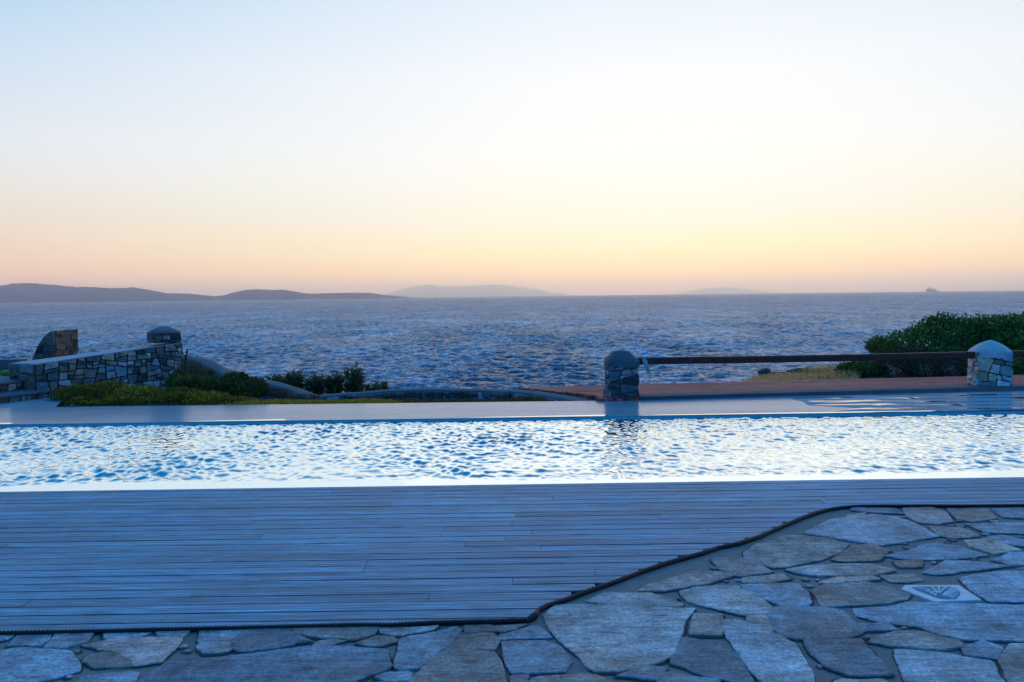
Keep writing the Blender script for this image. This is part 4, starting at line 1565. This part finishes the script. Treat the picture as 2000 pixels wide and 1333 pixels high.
# low concrete wall and white ledge at the far left, with a yellow cushion on it
lw = at(0, 705, 15.0)
mb = MB()
z0, z1 = at(0, 723, 15.0).z, lw.z
mb.box((at(-60, 700, 15).x, 15.3, (z1 + -1.0) / 2), (at(26, 700, 15).x - at(-146, 700, 15).x, 0.25, z1 + 1.0))
o = mb.build('low_wall', M_plaster)
tag(o, 'plain grey concrete wall at the left edge behind the stone wall', 'wall')
lz = at(0, 735, 14.6).z
mb = MB()
mb.box((at(-60, 700, 14.6).x, 14.8, lz - 0.3), (at(24, 700, 14.6).x - at(-144, 700, 14.6).x, 0.5, 0.6))
o = mb.build('bench_seat', make_plain('white_plaster', (0.6, 0.6, 0.6), 0.7))
tag(o, 'white plastered bench ledge at the left edge beside the stone wall', 'bench')
cq = at(12, 730, 14.62)
mb = MB()
vs = []
for i in range(9):
    for j in range(17):
        u, v = math.pi * i / 8 - math.pi / 2, 2 * math.pi * j / 16
        sgn = lambda t, p: math.copysign(abs(t) ** p, t)
        vs.append((cq.x - 0.02 + 0.14 * sgn(math.cos(u), .5) * sgn(math.cos(v), .4), cq.y + 0.1 + 0.13 * sgn(math.cos(u), .5) * sgn(math.sin(v), .4), lz + 0.05 + 0.048 * sgn(math.sin(u), .8)))
mb.add(vs, [(i * 17 + j, i * 17 + j + 1, (i + 1) * 17 + j + 1, (i + 1) * 17 + j) for i in range(8) for j in range(16)])
o = mb.build('cushion', make_plain('yellow_cloth', (0.42, 0.26, 0.03), 0.8, 0.2), smooth=True)
tag(o, 'small yellow cushion on the white ledge at the left edge', 'cushion')


# ------------------------------------------------------------------ planting
def leaf_cloud(mb, blobs, n, size, cols, rng, droop=0.0, narrow=0.45, shell=(0.62, 1.05), flat_bottom=None, up=0.3):
    wts = [b[1][0] * b[1][2] for b in blobs]
    for _ in range(n):
        c, r_ = rng.choices(blobs, wts)[0]
        d = Vector((rng.gauss(0, 1), rng.gauss(0, 1), rng.gauss(0, 1))).normalized()
        k = rng.uniform(*shell)
        k *= 1 + 0.22 * mnoise.noise(Vector((d.x * 2.2 + c[0], d.y * 2.2 + c[1], d.z * 2.2 + c[2])))
        p = Vector((c[0] + d.x * r_[0] * k, c[1] + d.y * r_[1] * k, c[2] + d.z * r_[2] * k))
        if flat_bottom is not None and p.z < flat_bottom:
            p.z = flat_bottom + rng.uniform(0, 0.04)
        ax = (d + Vector((rng.gauss(0, .7), rng.gauss(0, .7), rng.gauss(up, .7)))).normalized()
        sd_ = ax.cross(Vector((rng.gauss(0, 1), rng.gauss(0, 1), rng.gauss(0, 1)))).normalized()
        l = size * rng.uniform(0.6, 1.35)
        w_ = l * narrow * 0.5
        nn_ = ax.cross(sd_) * (w_ * 0.5)
        col = rng.choice(cols)
        v = rng.uniform(0.65, 1.35)
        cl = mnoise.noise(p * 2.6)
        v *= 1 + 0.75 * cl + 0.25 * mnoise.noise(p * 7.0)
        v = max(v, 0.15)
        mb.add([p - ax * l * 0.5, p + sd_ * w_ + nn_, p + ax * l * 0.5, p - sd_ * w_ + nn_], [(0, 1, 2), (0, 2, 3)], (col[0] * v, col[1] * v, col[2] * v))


def stems(mb, foot, tips, r0, rng):
    for t in tips:
        t = Vector(t)
        m_ = foot.lerp(t, 0.5) + Vector((rng.uniform(-.06, .06), rng.uniform(-.06, .06), 0.04))
        mb.tube([foot, m_, t], [r0, r0 * 0.7, r0 * 0.3], 5)


def px_blobs(spec):
    """(px, py, depth, half width px, half height px, half depth m)"""
    out = []
    for px, py, d, wx, hz, dy in spec:
        c = at(px, py, d)
        out.append(((c.x, c.y, c.z), (wx * d / FPX, dy, hz * d / FPX)))
    return out


def shrub(name, spec, n, size, cols, label, cat='shrub', seed=1, narrow=0.45, foot_z=None, shell=(0.62, 1.05), group=None, up=0.3):
    rng = random.Random(seed)
    bl = px_blobs(spec)
    cx = sum(b[0][0] for b in bl) / len(bl)
    cy = sum(b[0][1] for b in bl) / len(bl)
    fz = foot_z if foot_z is not None else min(b[0][2] - b[1][2] for b in bl)
    t = thing(name, (cx, cy, fz), label, cat, group)
    mb = MB()
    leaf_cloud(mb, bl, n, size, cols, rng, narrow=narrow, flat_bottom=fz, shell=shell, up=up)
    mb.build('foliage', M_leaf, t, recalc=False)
    mb = MB()
    for b in bl:
        f = Vector((cx, cy, fz - 0.05))
        tips = [(b[0][0] + rng.uniform(-.7, .7) * b[1][0], b[0][1] + rng.uniform(-.7, .7) * b[1][1], b[0][2] + rng.uniform(-.2, .75) * b[1][2]) for _ in range(7)]
        stems(mb, f, tips, max(0.012, 0.03 * b[1][2]), rng)
    mb.build('stem', M_twig, t)
    return t


GREEN_D = [(0.094, 0.138, 0.027), (0.069, 0.112, 0.027), (0.125, 0.163, 0.031), (0.125, 0.125, 0.025)]
GREEN_M = [(0.351, 0.236, 0.016), (0.257, 0.196, 0.016), (0.486, 0.304, 0.024), (0.176, 0.135, 0.016), (0.405, 0.203, 0.041), (0.135, 0.095, 0.027)]
GREEN_L = [(0.546, 0.364, 0.019), (0.442, 0.325, 0.018), (0.650, 0.403, 0.026), (0.416, 0.221, 0.039)]
GREEN_B = [(0.082, 0.192, 0.040), (0.058, 0.144, 0.030), (0.115, 0.230, 0.048), (0.048, 0.096, 0.024), (0.144, 0.230, 0.038)]
BROWN = [(0.18, 0.085, 0.04), (0.13, 0.065, 0.035), (0.22, 0.12, 0.05), (0.11, 0.08, 0.04)]

# the bed
shrub('low_shrub', [(150, 772, 12.75, 50, 20, 0.35), (205, 768, 12.9, 62, 22, 0.4), (270, 775, 12.7, 70, 20, 0.4), (335, 780, 12.55, 60, 15, 0.35), (160, 784, 12.3, 26, 10, 0.15), (240, 786, 12.25, 90, 9, 0.15)],
      11000, 0.05, GREEN_M, 'spreading mid green mat shrub at the foot of the stone wall', seed=2, foot_z=0.0)
shrub('low_shrub', [(395, 778, 12.55, 60, 13, 0.35), (350, 770, 12.9, 55, 13, 0.3), (450, 783, 12.4, 55, 8, 0.25)],
      5000, 0.045, GREEN_M + GREEN_L[:1], 'lighter low green shrub spreading along the pool strip', seed=12, foot_z=0.0)
shrub('bush', [(375, 752, 13.4, 40, 20, 0.35), (412, 754, 13.3, 32, 20, 0.3), (350, 745, 13.7, 25, 18, 0.25)],
      4200, 0.055, GREEN_D, 'dark green bush below the end of the stone wall', seed=3, foot_z=-0.05)
shrub('bush', [(458, 750, 13.3, 26, 24, 0.3), (488, 758, 13.2, 36, 20, 0.3), (440, 760, 13.2, 24, 18, 0.25), (452, 736, 13.4, 12, 10, 0.15), (474, 737, 13.35, 10, 9, 0.12)],
      4600, 0.055, GREEN_D, 'taller dark green bush in front of the smooth curved wall', seed=4, foot_z=-0.05)
shrub('dry_plant', [(372, 722, 14.2, 30, 16, 0.25), (400, 732, 14.1, 22, 14, 0.2)],
      1500, 0.05, BROWN + GREEN_D, 'brownish dry plant under the pier at the wall end', 'plant', seed=5, foot_z=-0.1, narrow=0.25)
shrub('dry_plant', [(535, 767, 13.3, 40, 8, 0.2), (590, 776, 13.1, 36, 6, 0.15)],
      1300, 0.045, BROWN, 'low reddish dry plant along the foot of the smooth curved wall', 'plant', seed=6, foot_z=-0.1, narrow=0.25)


def tufts(name, quad, n, h, cols, label, seed, zf, lean=0.25, wid=0.006):
    """grass blades on a ground patch; quad = pixel corners on the ground"""
    rng = random.Random(seed)
    mb = MB()
    cs = quad
    for _ in range(n):
        u, v = rng.random(), rng.random()
        a = cs[0].lerp(cs[1], u)
        b = cs[3].lerp(cs[2], u)
        p = a.lerp(b, v)
        p.z = zf(p.x, p.y)
        dens_ = mnoise.noise(Vector((p.x * 1.4, p.y * 1.4, seed)))
        hh = h * rng.uniform(0.4, 1.25) * (1 + 0.6 * dens_)
        an = rng.uniform(0, 6.28)
        s = Vector((math.cos(an), math.sin(an), 0)) * wid
        tip = p + Vector((rng.gauss(-lean * 0.5, lean), rng.gauss(0, lean), 1)) * hh
        c = rng.choice(cols)
        k = rng.uniform(.7, 1.3)
        mb.add([p - s, p + s, p.lerp(tip, .55) + s * 0.8, tip, p.lerp(tip, .55) - s * 0.8], [(0, 1, 2, 3, 4)], (c[0] * k, c[1] * k, c[2] * k))
    o = mb.build(name, M_straw if name == 'dry_grass' else M_leaf, recalc=False)
    return tag(o, label, 'grass', kind='stuff')


bed = lambda x, y: -0.02 - 0.13 * max(0, min(1.5, (y - 12.2) / 1.0))
# garden bed soil
mb = MB()
nb = 40
b0 = [G(90 + 1050 * i / nb, 793 - 0.0065 * (1050 * i / nb), 0.03) for i in range(nb + 1)]
vs = [(p.x, p.y - 0.1, 0.02) for p in b0] + [(p.x * 1.04, p.y + 0.4, -0.09 + 0.02 * mnoise.noise(Vector((p.x * 2, 0, 0)))) for i, p in enumerate(b0)] + [(p.x * 1.13, p.y + 2.4, -0.24) for p in b0]
fs = [(r_ * (nb + 1) + i, r_ * (nb + 1) + i + 1, (r_ + 1) * (nb + 1) + i + 1, (r_ + 1) * (nb + 1) + i) for r_ in range(2) for i in range(nb)]
mb.add(vs, fs)
o = mb.build('garden_ground', M_soil)
tag(o, 'bare brown soil of the garden bed', 'ground', kind='structure')

tufts('ground_cover', [G(430, 791, 0.02), G(790, 788, 0.02), G(760, 780, 0.0), G(560, 779, 0.0)], 5200, 0.065, GREEN_L, 'bright yellow green ground cover along the pool strip', 31, bed, 0.5, 0.011)
tufts('dry_grass', [G(760, 788, 0.02), G(1090, 786, 0.02), G(1040, 778, 0.0), G(740, 776, 0.0)], 1900, 0.06, [(0.15, 0.10, 0.04), (0.11, 0.07, 0.035), (0.10, 0.10, 0.03)], 'sparse brown grass in front of the low rubble wall', 32, bed, 0.6, 0.008)

# young shrubs beyond the low wall
SAP = [(540, 750, 20, 18, 'small round young shrub first in the row behind the smooth wall'), (578, 744, 22, 22, 'wide dense young shrub behind the foot of the smooth wall'),
       (614, 750, 26, 19, 'broad dark young shrub in the middle of the row'), (652, 747, 16, 20, 'slim young shrub beside the tallest one'),
       (691, 742, 25, 28, 'tallest young shrub with a ragged top beyond the low wall'), (735, 756, 24, 10, 'lowest young shrub at the right end of the row')]
PINE = [(0.102, 0.138, 0.054), (0.132, 0.168, 0.060), (0.072, 0.102, 0.042), (0.168, 0.180, 0.072)]


def shoot_shrub(px, py, wx, hz, d, label, seed):
    rng = random.Random(seed)
    k = d / FPX
    c = at(px, py, d)
    ft = at(px, 790, d)
    t = thing('young_shrub', tuple(ft), label, 'shrub', 'young shrubs beyond the low wall')
    leaf, wood = MB(), MB()
    for i in range(26 if hz > 12 else 16):
        a = rng.uniform(0, 6.283)
        r_ = math.sqrt(rng.random())
        dx, dy = math.cos(a) * r_ * wx * k, math.sin(a) * r_ * wx * k * 0.7
        topz = c.z + hz * k * (math.sqrt(max(0, 1 - (r_ * 0.95) ** 2)) * rng.uniform(0.35, 1.12))
        tip = Vector((c.x + dx, c.y + dy, topz))
        base = Vector((c.x + dx * 0.2, c.y + dy * 0.2, ft.z))
        mid = base.lerp(tip, 0.5) + Vector((dx * 0.2, dy * 0.2, 0))
        wood.tube([base, mid, tip], [0.008, 0.006, 0.003], 4)
        n = 46
        for q in range(n):
            s_ = rng.uniform(0.25, 1.0) ** 0.8
            p = (base.lerp(mid, s_ * 2) if s_ < 0.5 else mid.lerp(tip, s_ * 2 - 1))
            dr = (tip - base).normalized()
            ax = (dr * rng.uniform(0.0, 0.7) + Vector((rng.gauss(0, .9), rng.gauss(0, .9), rng.gauss(0.1, .6)))).normalized()
            l = rng.uniform(0.06, 0.13) * (1.15 - 0.4 * s_)
            sd_ = ax.cross(Vector((rng.gauss(0, 1), rng.gauss(0, 1), rng.gauss(0, 1)))).normalized() * l * 0.17
            col = rng.choice(PINE)
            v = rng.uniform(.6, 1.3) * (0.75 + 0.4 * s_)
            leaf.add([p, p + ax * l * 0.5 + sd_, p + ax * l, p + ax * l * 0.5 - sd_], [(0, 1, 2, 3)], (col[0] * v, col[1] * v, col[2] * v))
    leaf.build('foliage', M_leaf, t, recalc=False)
    wood.build('stem', M_twig, t)


for i, (px, py, wx, hz, lab) in enumerate(SAP):
    shoot_shrub(px, py, wx, hz, 15.2, lab, 80 + i)

# dark stake
a, b = at(361, 712, 14.4), at(366, 683, 14.4)
mb = MB()
mb.tube([a - Vector((0, 0, 0.5)), a, b], [0.02, 0.02, 0.017], 7)
mb.tube([at(362, 697, 14.4), at(358, 692, 14.4)], [0.012, 0.008], 6)
o = mb.build('plant_stake', M_twig, origin=(a.x, a.y, a.z - 0.5))
tag(o, 'thin dark stake standing beside the stone pier', 'stake')

# right hand headland
hz_pts = [(1385, 758), (1430, 750), (1470, 741), (1510, 735), (1560, 726), (1610, 718), (1650, 711), (1800, 706), (2100, 700)]
mb = MB()
vs = []
for px, py in hz_pts:
    top = at(px, py, 17.5)
    ft = at(px, 760, 14.6)
    vs += [(ft.x, ft.y, -0.3), (ft.x, ft.y, ft.z - 0.02), tuple(ft.lerp(top, 0.5) + Vector((0, 0, -0.02))), tuple(top), (top.x, top.y + 1.5, top.z - 0.5), (top.x, top.y + 4, top.z - 3.5)]
fs = [(i * 6 + j, (i + 1) * 6 + j, (i + 1) * 6 + j + 1, i * 6 + j + 1) for i in range(len(hz_pts) - 1) for j in range(5)]
mb.add(vs, fs)
o = mb.build('headland_ground', M_rock, smooth=True)
tag(o, 'rocky brown headland sloping up to the right behind the red deck', 'headland', kind='structure')


def head_z(x, y):
    px = 1000 + x / y * FPX
    t = max(0.0, min(1.0, (y - 14.6) / 2.9))
    for (x0, y0), (x1, y1) in zip(hz_pts[:-1], hz_pts[1:]):
        if x0 <= px <= x1:
            py = y0 + (y1 - y0) * (px - x0) / (x1 - x0)
            top = at(px, py, 17.5)
            ft = at(px, 760, 14.6)
            return ft.z + (top.z - ft.z) * t - 0.02
    return -0.2


STRAW = [(0.888, 0.504, 0.228), (0.768, 0.432, 0.192), (0.920, 0.576, 0.276), (0.552, 0.300, 0.132), (0.624, 0.396, 0.156)]
tufts('dry_grass', [at(1440, 757, 14.7), at(1660, 750, 14.7), at(1700, 720, 17.0), at(1470, 740, 17.0)], 12000, 0.12, STRAW, 'pale dry grass on the headland between rail and red deck', 33, head_z, 0.35, 0.006)


def rock(px, py, d, wx, hz, label, seed):
    c = at(px, py, d)
    mb = MB()
    bm = bmesh.new()
    bmesh.ops.create_icosphere(bm, subdivisions=3, radius=1)
    vs = []
    for v in bm.verts:
        p = v.co.normalized()
        k = 1 + 0.35 * mnoise.noise(p * 1.6 + Vector((seed, 0, 0))) + 0.12 * mnoise.noise(p * 4.5 + Vector((0, seed, 0)))
        vs.append((c.x + p.x * k * wx * d / FPX, c.y + p.y * k * wx * 0.8 * d / FPX, c.z + p.z * k * hz * d / FPX))
    mb.add(vs, [tuple(x.index for x in f.verts) for f in bm.faces])
    bm.free()
    o = mb.build('rock', M_rock, origin=tuple(c))
    return tag(o, label, 'rock', 'rocks on the headland')


rock(1494, 731, 17.0, 14, 11, 'rounded dark rock standing up on the edge of the headland', 3)
rock(1522, 734, 16.9, 20, 7, 'flat brown rock lying beside the rounded rock', 5)
rock(1575, 725, 17.1, 34, 6, 'long low rock along the headland edge towards the shrubs', 8)
rock(1428, 752, 16.0, 24, 6, 'small rock at the low tip of the headland', 12)

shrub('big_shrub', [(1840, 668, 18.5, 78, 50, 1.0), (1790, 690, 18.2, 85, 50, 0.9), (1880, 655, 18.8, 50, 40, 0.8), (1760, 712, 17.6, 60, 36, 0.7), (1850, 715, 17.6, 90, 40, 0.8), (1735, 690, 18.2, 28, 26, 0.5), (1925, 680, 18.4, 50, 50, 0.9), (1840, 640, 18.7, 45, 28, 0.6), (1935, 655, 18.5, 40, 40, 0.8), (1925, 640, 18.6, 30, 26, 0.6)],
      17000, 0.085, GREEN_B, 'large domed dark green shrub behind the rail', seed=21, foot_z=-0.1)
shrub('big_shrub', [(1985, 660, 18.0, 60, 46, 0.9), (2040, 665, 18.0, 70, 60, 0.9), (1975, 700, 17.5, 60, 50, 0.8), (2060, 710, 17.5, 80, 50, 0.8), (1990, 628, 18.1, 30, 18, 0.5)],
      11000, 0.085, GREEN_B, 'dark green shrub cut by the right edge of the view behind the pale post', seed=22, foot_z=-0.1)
shrub('bush', [(1715, 676, 18.0, 22, 18, 0.35), (1738, 690, 17.8, 26, 18, 0.4)],
      1900, 0.075, GREEN_M[:2] + GREEN_B, 'small yellower bush on the left shoulder of the big shrub', seed=23, foot_z=-0.1)
shrub('bush', [(1668, 726, 16.2, 34, 20, 0.4), (1650, 737, 16.0, 22, 12, 0.3), (1700, 725, 16.3, 34, 22, 0.4)],
      3600, 0.07, GREEN_B, 'rounded green bush at the edge of the dry grass under the rail', seed=24, foot_z=at(1668, 750, 16).z)
shrub('dry_plant', [(1745, 718, 15.9, 40, 30, 0.4), (1800, 715, 15.8, 50, 34, 0.4), (1860, 718, 15.8, 45, 32, 0.4), (1900, 720, 15.7, 30, 30, 0.4), (1760, 690, 16.2, 50, 12, 0.3)],
      5200, 0.07, [(0.045, 0.035, 0.022), (0.06, 0.04, 0.025), (0.035, 0.04, 0.02), (0.09, 0.055, 0.03)], 'dry brownish twiggy shrub under the rail', 'plant', seed=25, narrow=0.22, foot_z=at(1800, 752, 15.8).z)
shrub('bush', [(1955, 722, 15.6, 50, 30, 0.4), (2040, 722, 15.6, 60, 32, 0.4)],
      2800, 0.07, GREEN_D, 'dark low bush behind the pale stone post', seed=26, foot_z=at(1955, 752, 15.6).z)


# ------------------------------------------------------------------ carved drain cover
def build_drain():
    cs = [G(1760, 1147, 0.02), G(1768, 1139.5, 0.02), G(1873, 1139.5, 0.02), G(1918, 1168.5, 0.02), G(1826, 1172, 0.02)]
    cen = sum(cs, Vector()) / len(cs)
    t = thing('drain_cover', (cen.x, cen.y, 0), 'white carved lozenge shaped drain cover set in the flagstones', 'drain cover')
    mb = MB()
    mb.prism([(p.x, p.y) for p in cs], 0.0, 0.011, inset=0.002)
    mb.build('plate', make_plaster_mat('white_marble', (0.72, 0.73, 0.76), 0.5, 0.08), t)
    M_groove = make_plain('groove_grey', (0.24, 0.26, 0.29), 0.8)
    # leaf fan and scroll, raised, on a flat darker field
    o_ = cs[0].lerp(cs[1], 0.5)
    U = (cs[2] - cs[1])
    V = (cs[4] - cs[0])

    def W(px, py, z):
        p = G(px, py, 0.02)
        return Vector((p.x, p.y, z))
    mb = MB()
    field = [(1780, 1144.5), (1800, 1143), (1835, 1143), (1862, 1143.5), (1868, 1147), (1874, 1152), (1876, 1158), (1872, 1163), (1868, 1167), (1852, 1168), (1838, 1166.5), (1826, 1163.5), (1808, 1157), (1790, 1150)]
    n_ = len(field)
    mb.add([W(x, y, 0.0122) for x, y in field], [tuple(range(n_))])
    mb.build('grate', M_groove, t)
    mb = MB()
    curves = []
    hub = (1838, 1161)
    for tip in ((1862, 1145.5), (1868, 1149), (1872, 1153), (1873, 1158), (1869, 1162.5), (1864, 1166)):
        curves.append([hub, ((hub[0] + tip[0]) / 2 + 2, (hub[1] + tip[1]) / 2 - 1), tip])
    for tip in ((1820, 1145), (1834, 1145), (1847, 1145)):
        curves.append([(1834, 1157), ((1834 + tip[0]) / 2, 1150), tip])
    curves.append([(1786, 1146), (1800, 1149), (1812, 1152), (1822, 1157), (1830, 1162)])
    curves.append([(1796, 1145.5), (1808, 1147.5), (1816, 1151), (1810, 1154)])
    curves.append([(1824, 1152), (1830, 1155), (1826, 1160), (1818, 1157), (1822, 1154)])
    for c in curves:
        pts = [W(x, y, 0.0125) for x, y in c]
        mb.tube(pts, [0.0042] * (len(pts) - 1) + [0.0065], 6)
    mb.build('relief', bpy.data.materials['white_marble'], t)


build_drain()

# ------------------------------------------------------------------ haze over the sea
def build_haze():
    m = bpy.data.materials.new('haze_air')
    m.use_nodes = True
    nt = m.node_tree
    nt.nodes.clear()
    out = N(nt, 'ShaderNodeOutputMaterial')
    pv = N(nt, 'ShaderNodeVolumePrincipled')
    pv.inputs['Color'].default_value = (1.0, 1.0, 1.0, 1)
    pv.inputs['Density'].default_value = HAZE_D
    pv.inputs['Anisotropy'].default_value = 0.92
    L(nt, pv.outputs[0], out.inputs['Volume'])
    mb = MB()
    mb.box((0, 30700, (SEA_Z - 4 + 750) / 2), (240000, 62200, 750 - SEA_Z + 4))
    o = mb.build('haze', m)
    tag(o, 'thin lilac sea haze reaching to the horizon', 'haze', kind='stuff')


HAZE_D = 4.4e-5
build_haze()
